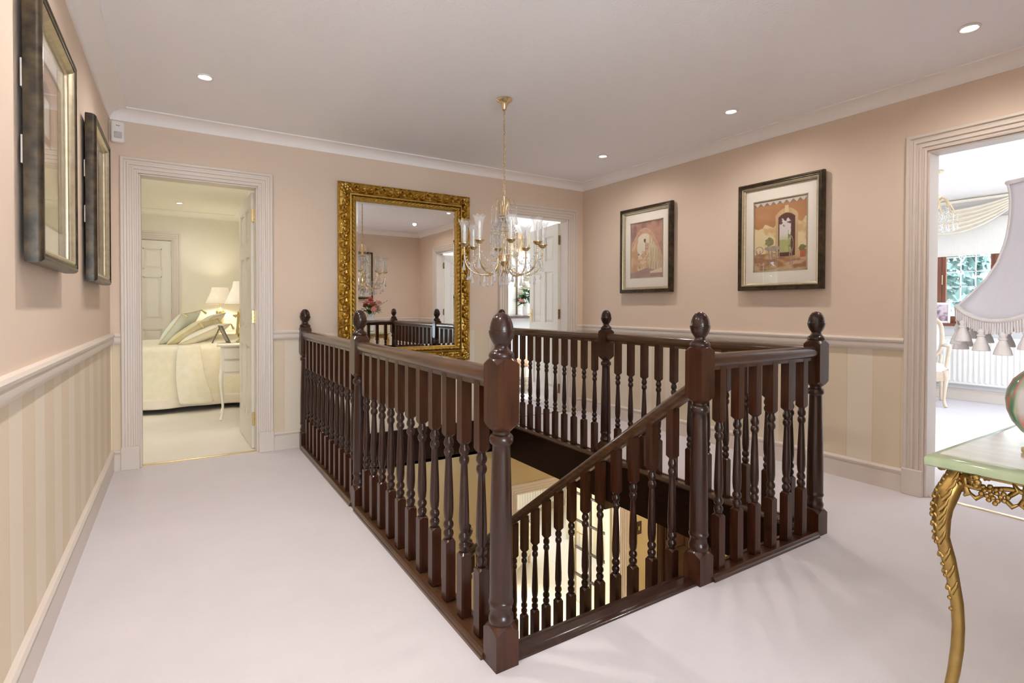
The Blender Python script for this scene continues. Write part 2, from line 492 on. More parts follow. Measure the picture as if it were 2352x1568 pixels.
# ------------------------------------------------------------------ mouldings
SKIRT = [(0,0),(.018,0),(.018,.104),(.013,.109),(.015,.117),(.022,.121),(.023,.129),(.016,.138),(0,.14)]
DADO = [(0,.858),(.010,.858),(.018,.866),(.0215,.878),(.0215,.896),(.018,.900),(.018,.904),(.026,.909),(.0285,.920),(.023,.931),(0,.932)]
COVE = [(0,-.072),(.008,-.072),(.008,-.064)]+[(.092-.084*cos(a), -.062+.054*sin(a)) for a in [pi/2*i/8 for i in range(9)]]+[(.102,-.008),(.102,0),(0,0)]
CAS = .102
def mould(name, label, prof, segs, material, z=0):
    mb = MB()
    for p0, p1, n in segs:
        mb.run(p0, p1, n, prof, z)
    return mb.build(name, material, smooth=35, kind='structure', label=label)
LW = [((XL, -2.3), (XL, YB), (1, 0))]
FW = [((1.38, YF), (XR, YF), (0, 1))]
mould('baseboard_left', 'white moulded skirting along the left wall', SKIRT, LW, M['trim'])
mould('baseboard_back', 'white moulded skirting along the back wall', SKIRT,
      [((XL, YB), (D1[0]-CAS, YB), (0, -1)), ((D1[1]+CAS, YB), (NX[0]-.03, YB), (0, -1)), ((D2[1]+CAS, YB), (XR, YB), (0, -1))], M['trim'])
mould('baseboard_right', 'white moulded skirting along the right wall', SKIRT,
      [((XR, YB), (XR, D3[1]+CAS), (-1, 0)), ((XR, D3[0]-CAS), (XR, YF), (-1, 0))], M['trim'])
mould('baseboard_front', 'white moulded skirting along the near wall', SKIRT, FW, M['trim'])
mould('trim_1', 'white dado rail on the left wall', DADO, LW, M['trim'])
mould('trim_2', 'white dado rail on the back wall', DADO,
      [((XL, YB), (D1[0]-CAS, YB), (0, -1)), ((D1[1]+CAS, YB), (NX[0]-.03, YB), (0, -1)), ((D2[1]+CAS, YB), (XR, YB), (0, -1))], M['trim'])
mould('trim_3', 'white dado rail on the right wall', DADO,
      [((XR, YB), (XR, D3[1]+CAS), (-1, 0)), ((XR, D3[0]-CAS), (XR, YF), (-1, 0))], M['trim'])
mould('trim_4', 'white dado rail on the near wall', DADO, FW, M['trim'])
mould('trim_5', 'white coved cornice round the landing ceiling', COVE,
      [((XL, -2.3), (XL, YB), (1, 0)), ((XL, YB), (XR, YB), (0, -1)), ((XR, YB), (XR, YF), (-1, 0)), ((1.38, YF), (XR, YF), (0, 1))], M['cove'], ZC)
mould('trim_6', 'cream coved cornice of the bedroom', COVE,
      [((-2.3, 8.75), (.80, 8.75), (0, -1)), ((.80, YB+WT), (.80, 8.75), (-1, 0))], M['bed_ceil'], ZC)
mould('trim_7', 'white coved cornice of the right room', COVE, [((8.1, -1.7), (8.1, 4.18), (-1, 0)), ((XR+WT, 4.18), (8.1, 4.18), (0, -1))], M['cove'], ZC)
mould('trim_8', 'white coved cornice of the back room', COVE, [((2.52, 7.0), (5.58, 7.0), (0, -1))], M['cove'], ZC)
mould('baseboard_right_room', 'white skirting under the radiator of the right room', SKIRT, [((8.1, -1.7), (8.1, 4.18), (-1, 0)), ((XR+WT, 4.18), (8.1, 4.18), (0, -1))], M['trim'])
mould('baseboard_bedroom', 'cream skirting of the bedroom', SKIRT, [((.03, 8.75), (.80, 8.75), (0, -1)), ((.80, YB+WT), (.80, 8.75), (-1, 0))], M['door'])
mould('baseboard_back_room', 'white skirting of the back room', SKIRT, [((2.52, 7.0), (5.58, 7.0), (0, -1))], M['trim'])
mould('baseboard_lower_hall', 'cream skirting of the lower hall', SKIRT, [((D5[1]+.11, YB), (6.5, YB), (0, -1)), ((.9, YB), (D5[0]-.11, YB), (0, -1))], M['trim'], ZL)
mould('baseboard_lower_room', 'white skirting of the lower room', SKIRT, [((1, 8.3), (6.5, 8.3), (0, -1)), ((6.5, YB+WT), (6.5, 8.3), (-1, 0))], M['trim'], ZL)

# ------------------------------------------------------------------ doors
CASP = [(0,0),(0,.014),(.010,.017),(.012,.010),(.022,.010),(.024,.019),(.035,.019),(.037,.012),(.049,.012),(.051,.021),(.064,.021),(.068,.015),(.079,.016),(.083,.027),(.098,.027),(.102,.02),(.102,0)]
def casing(parent, axis, sgn, plane, t0, t1, top, z0=0, plinth=.155, material=None, depth=WT, jsgn=None):
    """architrave (mitred), plinth blocks and jamb lining of one doorway, as parts of parent (at the origin)"""
    material = material or M['trim']
    def P(t, d, z):
        return (t, plane+sgn*d, z) if axis == 'x' else (plane+sgn*d, t, z)
    mb = MB()
    n = len(CASP)
    vs = []
    for (t, zz, st, sz) in ((t0, z0, -1, 0), (t0, top, -1, 1), (t1, top, 1, 1), (t1, z0, 1, 0)):
        vs += [P(t+st*o, d, zz+sz*o) for o, d in CASP]
    fs = []
    for k in range(3):
        for i in range(n):
            j = (i+1) % n
            fs.append((k*n+i, k*n+j, (k+1)*n+j, (k+1)*n+i))
    mb.add(vs, fs)
    mb.build('casing', material, parent)
    def bx(mb, ta, tb, da, db, za, zb):
        a = P(ta, da, za); b = P(tb, db, zb)
        return mb.cham(min(a[0], b[0]), max(a[0], b[0]), min(a[1], b[1]), max(a[1], b[1]), za, zb, .003)
    if plinth:
        bx(MB(), t0-.106, t0-.001, 0, .031, z0, z0+plinth).build('plinth_block', material, parent)
        bx(MB(), t1+.001, t1+.106, 0, .031, z0, z0+plinth).build('plinth_block', material, parent)
    j = MB()
    bx(j, t0, t0+.012, .004, -depth-.004, z0, top-.012)
    bx(j, t1-.012, t1, .004, -depth-.004, z0, top-.012)
    bx(j, t0, t1, .004, -depth-.004, top-.012, top)
    j.build('jamb_lining', material, parent)

_panel = {}
def leaf(parent, loc, ang, w, h, material, handle=True, hinges=3, t=.04, hinge_mat=None, flip=1):
    """six panel door leaf, hinge edge at its origin, leaf along +x"""
    mb = MB()
    st, mu = .105, .095
    rails = [(0, .21), (.80, .93), (1.52, 1.62), (h-.11, h)]
    mb.box(0, st, -t/2, t/2, 0, h); mb.box(w-st, w, -t/2, t/2, 0, h)
    for a, b in ((.21, .80), (.93, 1.52), (1.62, h-.11)):
        mb.box(w/2-mu/2, w/2+mu/2, -t/2, t/2, a, b)
    for a, b in rails:
        mb.box(st, w-st, -t/2, t/2, a, b)
    lf = mb.build('leaf', material, parent, loc=loc, rot=ang)
    pw = w/2-mu/2-st
    for a, b in ((.21, .80), (.93, 1.52), (1.62, h-.11)):
        for x in (st, w/2+mu/2):
            p = MB()
            p.box(x, x+pw, -.006, .006, a, b)
            for s in (-1, 1):
                i, o2 = .018, .045
                vs = [(x+i, s*.006, a+i), (x+pw-i, s*.006, a+i), (x+pw-i, s*.006, b-i), (x+i, s*.006, b-i),
                      (x+o2, s*.015, a+o2), (x+pw-o2, s*.015, a+o2), (x+pw-o2, s*.015, b-o2), (x+o2, s*.015, b-o2)]
                p.add(vs, [(4,5,6,7),(0,1,5,4),(1,2,6,5),(2,3,7,6),(3,0,4,7)])
                # moulding lip round the panel
                p.box(x, x+.012, min(s*.006, s*.017), max(s*.006, s*.017), a, b); p.box(x+pw-.012, x+pw, min(s*.006, s*.017), max(s*.006, s*.017), a, b)
                p.box(x, x+pw, min(s*.006, s*.017), max(s*.006, s*.017), a, a+.012); p.box(x, x+pw, min(s*.006, s*.017), max(s*.006, s*.017), b-.012, b)
            p.build('panel', material, lf)
    for z in (.18, h/2-.02, h-.23)[:hinges]:
        p = MB()
        p.cham(-.012, .001, -t/2+.002, t/2-.002, z, z+.1, .001)
        p.lathe([(.006, z-.004), (.006, z+.104)], 10, (-.006, flip*t/2))
        for q in (.02, .05, .08):
            p.ball((-.0125, 0, z+q), .004, 6, 4)
        p.build('hinge', hinge_mat or M['brass'], lf, smooth=40)
    if handle:
        for s in (-1, 1):
            p = MB()
            p.cham(w-.075, w-.035, min(s*t/2, s*(t/2+.006)), max(s*t/2, s*(t/2+.006)), .93, 1.09, .002)
            p.tube([(w-.055, s*t/2, 1.03), (w-.055, s*(t/2+.045), 1.03), (w-.075, s*(t/2+.052), 1.031), (w-.15, s*(t/2+.05), 1.026), (w-.16, s*(t/2+.046), 1.018)], [.008, .008, .009, .008, .007], 8)
            p.build('handle', M['brass'], lf, smooth=50)
    return lf

d = struct('door_1', 'white six panel bedroom door standing open in its fluted white frame')
casing(d, 'x', -1, YB, D1[0], D1[1], D1[2])
leaf(d, (D1[1]-.014, YB+WT+.012, .006), radians(91.5), .73, 2.0, M['door'], hinge_mat=M['brass'], flip=-1)
d = struct('door_2', 'white six panel door with aged brass hinges standing open at the far right')
casing(d, 'x', -1, YB, D2[0], D2[1], D2[2])
leaf(d, (D2[1]-.014, YB+WT+.012, .006), radians(80), .745, 2.02, M['door'], hinge_mat=M['agedbrass'], flip=-1)
d = struct('door_3', 'wide white fluted frame of the doorway in the right wall, its white panelled door open into the room')
casing(d, 'y', -1, XR, D3[0], D3[1], D3[2])
leaf(d, (XR+WT+.012, D3[0]+.014, .006), radians(-4), .745, 2.0, M['door'], hinge_mat=M['agedbrass'])
d = struct('door_4', 'closed white six panel door at the far end of the bedroom')
casing(d, 'x', -1, 8.75, -.83, -.063, 2.04)
leaf(d, (-.0765, 8.775, .006), radians(180), .740, 2.015, M['door'], hinge_mat=M['agedbrass'])
# glazed double door below
d = struct('door_5', 'cream glazed double door of the lower hall with dark glazing bars, folded open')
casing(d, 'x', -1, YB, D5[0], D5[1], D5[2], z0=ZL)
M['bar'] = mat('dark_glazing_bar', (.05, .033, .02), .4, noise=(8, (.08, .05, .03), (1, 1, 1)))
M['cream'] = mat('cream_gloss_paint', (.76, .68, .50), .35, noise=(3, (.79, .71, .54), (1, 1, 1)))
def glazed(parent, loc, ang, w=.70, h=2.0):
    mb = MB()
    mb.box(0, .075, -.02, .02, 0, h); mb.box(w-.075, w, -.02, .02, 0, h); mb.box(.075, w-.075, -.02, .02, 0, .2); mb.box(.075, w-.075, -.02, .02, h-.09, h)
    lf = mb.build('leaf', M['cream'], parent, loc=loc, rot=ang)
    MB().box(w/2-.012, w/2+.012, -.014, .014, .2, h-.09).build('glazing_bar', M['bar'], lf)
    for k in range(1, 5):
        z = .2+(h-.29)*k/5
        MB().box(.075, w-.075, -.014, .014, z-.011, z+.011).build('glazing_bar', M['bar'], lf)
    for k in range(5):
        za, zb = .2+(h-.29)*k/5, .2+(h-.29)*(k+1)/5
        for xa, xb in ((.075, w/2-.012), (w/2+.012, w-.075)):
            MB().box(xa, xb, -.003, .003, za+.006, zb-.006).build('pane', M['pane'], lf)
    p = MB()
    p.cham(w-.06, w-.03, .02, .026, .93, 1.12, .002); p.cham(w-.06, w-.03, -.026, -.02, .93, 1.12, .002)
    p.tube([(w-.045, .02, 1.04), (w-.045, .06, 1.04), (w-.14, .062, 1.035)], .008, 8)
    p.tube([(w-.045, -.02, 1.04), (w-.045, -.06, 1.04), (w-.14, -.062, 1.035)], .008, 8)
    p.build('handle', M['brass'], lf, smooth=40)
glazed(d, (D5[1]-.02, YB+WT+.02, ZL+.006), radians(92))
glazed(d, (D5[0]+.02, YB+WT+.02, ZL+.006), radians(100))
d = struct('door_6', 'dark panelled wooden door in the lower hall')
M['darkdoor'] = mat('dark_oak_door', (.045, .02, .011), .4, noise=(9, (.07, .03, .015), (6, 6, .5)))
leaf(d, (5.02, YB-.03, ZL+.006), 0, .78, 2.0, M['darkdoor'], hinge_mat=M['agedbrass'])
casing(d, 'x', -1, YB, 5.0, 5.82, ZL+2.02, z0=ZL, material=M['darkdoor'], plinth=0, depth=-.05)

# ------------------------------------------------------------------ windows
def window(name, label, axis, c, a0, a1, z0, z1, lights, cols, rows, material, lead, sill=None, hidden_sill=False, sgn=-1, th=.07, fwid=.05):
    """casement window in the plane axis=c; lights along the run; leaded grid per light; sgn = side of the sill"""
    d = struct(name, label)
    def B(mb, t0, t1, d0, d1, za, zb):
        if axis == 'x': mb.box(t0, t1, c+min(d0, d1), c+max(d0, d1), za, zb)
        else: mb.box(c+min(d0, d1), c+max(d0, d1), t0, t1, za, zb)
        return mb
    h = th/2
    f = MB()
    B(f, a0, a1, -h, h, z0, z0+fwid); B(f, a0, a1, -h, h, z1-fwid, z1); B(f, a0, a0+fwid, -h, h, z0+fwid, z1-fwid); B(f, a1-fwid, a1, -h, h, z0+fwid, z1-fwid)
    f.build('frame', material, d)
    w = (a1-a0)/lights
    for k in range(lights):
        b0, b1 = a0+k*w, a0+(k+1)*w
        if k: B(MB(), b0-.026, b0+.026, -h, h, z0+fwid, z1-fwid).build('mullion', material, d)
        e0, e1 = b0+.03, b1-.03
        ya, yb = z0+fwid, z1-fwid
        c_ = MB()
        B(c_, e0, e0+.038, -.02, .02, ya, yb); B(c_, e1-.038, e1, -.02, .02, ya, yb); B(c_, e0+.038, e1-.038, -.02, .02, ya, ya+.04); B(c_, e0+.038, e1-.038, -.02, .02, yb-.04, yb)
        cs = c_.build('casement', material, d)
        g0, g1, gy0, gy1 = e0+.038, e1-.038, ya+.04, yb-.04
        B(MB(), g0, g1, -.003, .003, gy0, gy1).build('pane', M['pane'], cs)
        if cols > 1 or rows > 1:
            l = MB()
            for i in range(1, cols):
                t = g0+(g1-g0)*i/cols
                B(l, t-.005, t+.005, -.007, .007, gy0, gy1)
            for i in range(1, rows):
                z = gy0+(gy1-gy0)*i/rows
                B(l, g0, g1, -.007, .007, z-.005, z+.005)
            l.build('lead_bars', lead, cs)
        if k < lights-1:
            s = MB(); B(s, b1-.05, b1-.035, sgn*.02, sgn*.05, (z0+z1)/2-.06, (z0+z1)/2+.06)
            s.build('stay', M['champ'], cs)
    if sill:
        dep, mt, over = sill
        B(MB(), a0-over, a1+over, sgn*.02, sgn*dep, z0-.03, z0+.002).build('sill', mt, d)
    return d
M['mahog'] = mat('red_brown_window_stain', (.20, .075, .045), .4, noise=(9, (.26, .10, .06), (5, 5, .6)))
M['lead'] = mat('white_glazing_bar', (.85, .86, .87), .4, noise=(4, (.88, .88, .88), (1, 1, 1)))
M['whitewin'] = mat('white_window_paint', (.86, .85, .83), .35, noise=(3, (.88, .87, .85), (1, 1, 1)))
M['darksill'] = mat('dark_window_board', (.06, .03, .018), .3, noise=(6, (.09, .045, .025), (1, 6, 6)))
window('window_1', 'red brown framed leaded window with trees outside, in the right room', 'y', 8.17, *W1[:2], W1[2], W1[3], 5, 3, 5, M['mahog'], M['lead'], sill=(.16, M['mahog'], .02))
window('window_2', 'bright white window behind venetian blinds in the back room', 'x', 7.06, *W2, 2, 1, 1, M['whitewin'], M['lead'], sill=(.32, M['darksill'], .05))
window('window_added_3', 'added tall white window at the passage end behind the camera, for fill light', 'x', -2.36, *W3, 2, 1, 2, M['whitewin'], M['lead'], sgn=1)  # added opening for the landing fill light
window('window_4', 'leaded white window of the bedroom', 'y', -2.36, *W4, 3, 3, 5, M['whitewin'], M['lead'], sgn=1, sill=(.14, M['whitewin'], .03))
window('window_5', 'wide white window of the lower room', 'x', 8.36, *W5, 4, 1, 1, M['whitewin'], M['lead'], sill=(.25, M['darksill'], .05))
window('window_added_6', 'added wide white side window of the right room, unseen, for fill light', 'x', -1.74, *W6, 4, 1, 1, M['whitewin'], M['lead'], sgn=1)  # added out of view to carry the right room fill
window('window_added_7', 'added white side window of the back room, unseen, for fill light', 'y', 5.64, *W7, 2, 1, 1, M['whitewin'], M['lead'])  # added out of view to carry the back room fill
window('window_added_8', 'added white left window of the lower room, unseen, for fill light', 'x', 8.36, *W8, 3, 1, 1, M['whitewin'], M['lead'])  # added out of view to carry the lower room fill
portal('daylight_right_room', (8.28, (W1[0]+W1[1])/2, (W1[2]+W1[3])/2), (radians(90), 0, radians(90)), W1[1]-W1[0], W1[3]-W1[2])
portal('daylight_back_room', ((W2[0]+W2[1])/2, 7.14, (W2[2]+W2[3])/2), (radians(-90), 0, 0), W2[1]-W2[0], W2[3]-W2[2])
portal('daylight_bedroom', (-2.44, (W4[0]+W4[1])/2, (W4[2]+W4[3])/2), (radians(90), 0, radians(-90)), W4[1]-W4[0], W4[3]-W4[2])
portal('daylight_lower_room', ((W5[0]+W5[1])/2, 8.44, (W5[2]+W5[3])/2), (radians(-90), 0, 0), W5[1]-W5[0], W5[3]-W5[2])

# ================================================================== BALUSTRADE AND STAIRS
def sqblock(mb, h, z0, z1, rt_=None, rb=None, seg=32, k=1.0):
    """square section post piece; its ends are turned so that the corners fall away in arcs"""
    vs = []; fs = []
    rows = []
    def rs(a): return h/max(abs(cos(a)), abs(sin(a)))
    if rb: rows.append([(rb, z0)]*seg)
    rows.append([(rs(2*pi*i/seg), z0+((rs(2*pi*i/seg)-rb)*k if rb else 0)) for i in range(seg)])
    rows.append([(rs(2*pi*i/seg), z1-((rs(2*pi*i/seg)-rt_)*k if rt_ else 0)) for i in range(seg)])
    if rt_: rows.append([(rt_, z1)]*seg)
    for row in rows:
        for i, (r, z) in enumerate(row):
            a = 2*pi*i/seg
            vs.append((r*cos(a), r*sin(a), z))
    for j in range(len(rows)-1):
        for i in range(seg):
            n = (i+1) % seg
            fs.append((j*seg+i, j*seg+n, (j+1)*seg+n, (j+1)*seg+i))
    fs.append(tuple(reversed(range(seg)))); fs.append(tuple(range((len(rows)-1)*seg, len(rows)*seg)))
    return mb.add(vs, fs)

def two_tone(me, spans, rmax):
    """second, darker stain on the turned lengths"""
    me.materials.append(M['turned'])
    for p in me.polygons:
        z = p.center.z
        if any(z0 < z < z1 for z0, z1 in spans) and max(hypot(*me.vertices[i].co.xy) for i in p.vertices) < rmax+.002:
            p.material_index = 1
    return me
def newel_mesh():
    mb = MB()
    sqblock(mb, .0405, -.36, .130, .036, None, k=1.1)
    mb.lathe([(.036,.128),(.038,.134),(.0395,.142),(.0385,.152),(.035,.158),(.034,.164),(.0335,.172),(.0345,.182),(.0355,.184),(.0385,.188),(.0395,.194),(.038,.200),(.0365,.203),
              (.0372,.212),(.0368,.30),(.035,.42),(.032,.55),(.029,.66),(.0285,.684),(.0295,.686),(.035,.690),(.038,.698),(.0375,.708),(.034,.716),(.0275,.720),(.027,.728),(.029,.732)], 28)
    sqblock(mb, .0405, .729, .956, .038, .030, k=1.0)
    return two_tone(mb.mesh('newel_post', M['wood'], 38), [(.1305, .7285)], .0385)
def finial_mesh():
    return MB().lathe([(.03,.952),(.037,.954),(.0405,.960),(.0405,.966),(.037,.972),(.032,.976),(.026,.981),(.022,.988),(.0215,.994),(.024,.998),(.026,1.0),(.027,1.002),(.032,1.010),(.037,1.022),(.0402,1.036),(.0402,1.041),(.0375,1.042),
                       (.0372,1.050),(.0345,1.064),(.029,1.078),(.021,1.089),(.011,1.095),(.002,1.0965)], 28).mesh('finial', M['turned'], 40)
def baluster_mesh(lo, tl, up_, z0=0., name='baluster'):
    h = .0195
    mb = MB()
    a, b = z0+lo, z0+lo+tl
    sqblock(mb, h, z0, a, .017, None, 16, 1.0)
    t = tl/.384
    P = [(.013,-.002),(.0155,.006),(.0185,.014),(.0195,.020),(.0178,.028),(.013,.034),(.0128,.037),(.0165,.041),(.0195,.050),(.0185,.060),(.0135,.068),
         (.013,.071),(.0165,.080),(.0188,.105),(.0185,.14),(.0165,.20),(.0135,.27),(.0118,.306),(.0125,.309),(.0165,.316),(.0185,.324),(.0172,.334),(.0125,.341),  # added warm fill for the lower hall, without a fitting
         (.0128,.344),(.0165,.349),(.0188,.357),(.0178,.367),(.0135,.376),(.014,.386)]
    mb.lathe([(r, a+z*t) for r, z in P], 16)
    sqblock(mb, h, b, b+up_, None, .0165, 16, 1.0)
    return two_tone(mb.mesh(name, M['wood'], 38), [(a+.001, b-.001)], .0196)

NEWEL, FINIAL, BAL = newel_mesh(), finial_mesh(), baluster_mesh(.226, .384, .25, .024)
RAIL = [(-.018,.858),(.018,.858),(.019,.872),(.028,.878),(.032,.888),(.0325,.900),(.029,.912),(.020,.921),(.008,.925),(-.008,.925),(-.020,.921),(-.029,.912),(-.0325,.900),(-.032,.888),(-.028,.878),(-.019,.872)]
BASE = [(-.050,0),(.050,0),(.050,.010),(.045,.014),(.044,.019),(.037,.026),(.022,.026),(.022,.021),(-.022,.021),(-.022,.026),(-.037,.026),(-.044,.019),(-.045,.014),(-.050,.010)]
BC = Vector((1.761, 2.915, 0))
bal = thing('balustrade', 'dark mahogany landing balustrade round the stairwell with turned balusters and acorn topped newels', 'balustrade', BC)
def L2(x, y, z=0): return (x-BC.x, y-BC.y, z-BC.z)
def newel(parent, loc):
    n = link('newel_post', NEWEL, parent, loc)
    link('finial', FINIAL, n)
    return n
for x, y in ((NX[0], NY[0]), (NX[0], NY[1]), (NX[0], NY[2]), (NX[1], NY[0]), (NX[2], NY[0]), (NX[2], NY[1]), (NX[2], NY[2])):
    newel(bal, L2(x, y))
g = .0405
for x in (NX[0], NX[2]):
    for a, b in ((NY[0], NY[1]), (NY[1], NY[2])):
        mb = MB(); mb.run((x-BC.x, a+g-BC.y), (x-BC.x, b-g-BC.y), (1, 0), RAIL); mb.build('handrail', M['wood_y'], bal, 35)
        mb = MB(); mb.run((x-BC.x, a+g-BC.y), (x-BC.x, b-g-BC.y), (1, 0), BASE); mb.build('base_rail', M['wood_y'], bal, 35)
        for i in range(11):
            link('baluster', BAL, bal, L2(x, a+(b-a)*(i+1)/12))
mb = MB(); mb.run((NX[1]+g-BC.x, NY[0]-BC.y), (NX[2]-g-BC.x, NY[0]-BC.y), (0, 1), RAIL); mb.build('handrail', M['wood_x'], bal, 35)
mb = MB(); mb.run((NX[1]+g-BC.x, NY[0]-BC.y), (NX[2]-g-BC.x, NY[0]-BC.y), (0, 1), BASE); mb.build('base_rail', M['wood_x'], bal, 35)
for i in range(6):
    link('baluster', BAL, bal, L2(NX[1]+(NX[2]-NX[1])*(i+1)/7, NY[0]))
# fascias round the well
FAS = mat('dark_mahogany_fascia', (.013, .0045, .003), .45, noise=(9, (.024, .008, .005), (.6, .6, 6)), coat=.0, spec=.2)
MB().box(HX1-.025, HX1, HY0, YB, -.295, .0).build('trim_30', FAS, kind='structure', label='dark wooden fascia along the right edge of the stairwell')
MB().box(HX0, HX1-.025, YB-.025, YB, -.255, .035).build('trim_31', FAS, kind='structure', label='dark wooden fascia across the back of the stairwell')
MB().box(HX0, HX0+.025, HY0, YB-.025, -.295, .0).build('trim_32', FAS, kind='structure', label='dark wooden fascia along the left edge of the stairwell')
MB().box(NX[1]+.02, HX1-.025, HY0, HY0+.025, -.295, .0).build('trim_33', FAS, kind='structure', label='dark wooden fascia along the front edge of the stairwell')

# ---- stairs
ST = Vector((1.32, 1.42, 0))
stairs = thing('staircase', 'dark mahogany staircase going down from the landing with carpeted treads', 'staircase', ST)
def ls(x, y, z): return (x-ST.x, y-ST.y, z-ST.z)
SX0, SX1 = HX0+.025, NX[1]-.018
SL = .742
def zs(y): return -.066-SL*(y-1.544)
def prism_yz(mb, x0, x1, poly):
    n = len(poly)
    vs = [ls(x0, y, z) for y, z in poly]+[ls(x1, y, z) for y, z in poly]
    mb.add(vs, [tuple(range(n)), tuple(reversed(range(n, 2*n)))]+[(i, (i+1) % n, n+(i+1) % n, n+i) for i in range(n)])
    return mb
CARP = M['carpet']
# top nosing
mb = MB()
mb.run((SX0-ST.x-.005, 1.386-ST.y), (SX1-ST.x, 1.386-ST.y), (0, 1), [(0,-.012),(.080,-.034),(.090,-.026),(.090,-.004),(.080,.010),(.066,.013),(.062,.009),(.030,.009),(.026,.014),(.010,.014),(0,.008)])
mb.build('nosing', M['turned'], stairs, 35)
for k in range(1, 9):
    y0 = 1.452+.256*(k-1)
    z = -.19*k
    MB().box(SX0-ST.x, SX1-ST.x, y0-ST.y, y0+.02-ST.y, z, z+.19-(.03 if k > 1 else .035)).build('riser', CARP, stairs)
    if k < 8:
        MB().cham(SX0-ST.x, SX1-ST.x, y0-ST.y-.002, y0+.256+.02-ST.y, z-.03, z, .01).build('tread', CARP, stairs)
mb = MB(); mb.box(*[v-o for v, o in zip((HX0+.025, NX[1]+.04), (ST.x, ST.x))], 3.244-ST.y, YB-.0-ST.y, -1.60, -1.52)
mb.build('half_landing', CARP, stairs)
for x0, x1 in ((NX[1]-.018, NX[1]+.018), (HX0+.025, HX0+.047)):
    mb = MB()
    prism_yz(mb, x0, x1, [(1.445, zs(1.445)-.012), (3.41, zs(3.41)-.012), (3.41, zs(3.41)-.34), (1.445, zs(1.445)-.34)])
    mb.build('string', M['wood'], stairs)
CAPP = [(-.03,-.014),(.03,-.014),(.03,-.004),(.024,.002),(.021,.004),(-.021,.004),(-.024,.002),(-.03,-.004)]
mb = MB(); mb.run((NX[1]-ST.x, 1.452-ST.y), (NX[1]-ST.x, 3.41-ST.y), (1, 0), CAPP, zs(1.452), -SL*(3.41-1.452)); mb.build('string_capping', M['wood_y'], stairs)
zr = .789-SL*(1.452-1.481)-.925
mb = MB(); mb.run((NX[1]-ST.x, 1.452-ST.y), (NX[1]-ST.x, 3.41-ST.y), (1, 0), RAIL, zr, -SL*(3.41-1.452)); mb.build('handrail', M['wood_y'], stairs, 35)
RB = baluster_mesh(.185, .388, .215, -.035, 'rake_baluster')
for i in range(16):
    y = 1.549+.1145*i
    link('baluster', RB, stairs, ls(NX[1], y, zs(y)))
newel(stairs, ls(NX[1], 3.45, -1.571))
for k in range(1, 7):
    x1 = HX0+.025-.25*(k-1)
    z = -1.52-.183*k
    MB().box(x1-.27-ST.x, x1-ST.x, 3.46-ST.y, YB-.005-ST.y, z-.03, z).build('tread', CARP, stairs)
    MB().box(x1-.02-ST.x, x1-ST.x, 3.46-ST.y, YB-.005-ST.y, z, z+.153).build('riser', CARP, stairs)

# ================================================================== LANDING OBJECTS
def smooth(a, b, x):
    t = min(1, max(0, (x-a)/(b-a)))
    return t*t*(3-2*t)
def mix(a, b, t): return tuple(p+(q-p)*t for p, q in zip(a, b))
def vn(x, y, s=0):
    """value noise"""
    def h(i, j):
        n = math.sin(i*127.1+j*311.7+s*74.7)*43758.5453
        return n-floor(n)
    i, j = floor(x), floor(y)
    u, v = x-i, y-j
    u, v = u*u*(3-2*u), v*v*(3-2*v)
    return (h(i, j)*(1-u)+h(i+1, j)*u)*(1-v)+(h(i, j+1)*(1-u)+h(i+1, j+1)*u)*v
def fbm(x, y, s=0): return .55*vn(x, y, s)+.3*vn(x*2.1, y*2.1, s+1)+.15*vn(x*4.3, y*4.3, s+2)

def painted_plane(name, parent, w, h, y, fn, nu, nv, material, cx=0, cz=0):
    """flat print in the plane y; fn(u, v) gives its colours"""
    mb = MB().grid(lambda a, b: (cx-w/2+w*a, y, cz-h/2+h*b), nu, nv)
    me = mb.mesh(name, material, fix=False)
    at = me.color_attributes.new('paint', 'FLOAT_COLOR', 'POINT')
    for i in range(nu+1):
        for j in range(nv+1):
            at.data[i*(nv+1)+j].color = (*[x**2.0 for x in fn(i/nu, j/nv)], 1)
    return link(name, me, parent)
M['print'] = paint_mat('watercolour_print', .55)

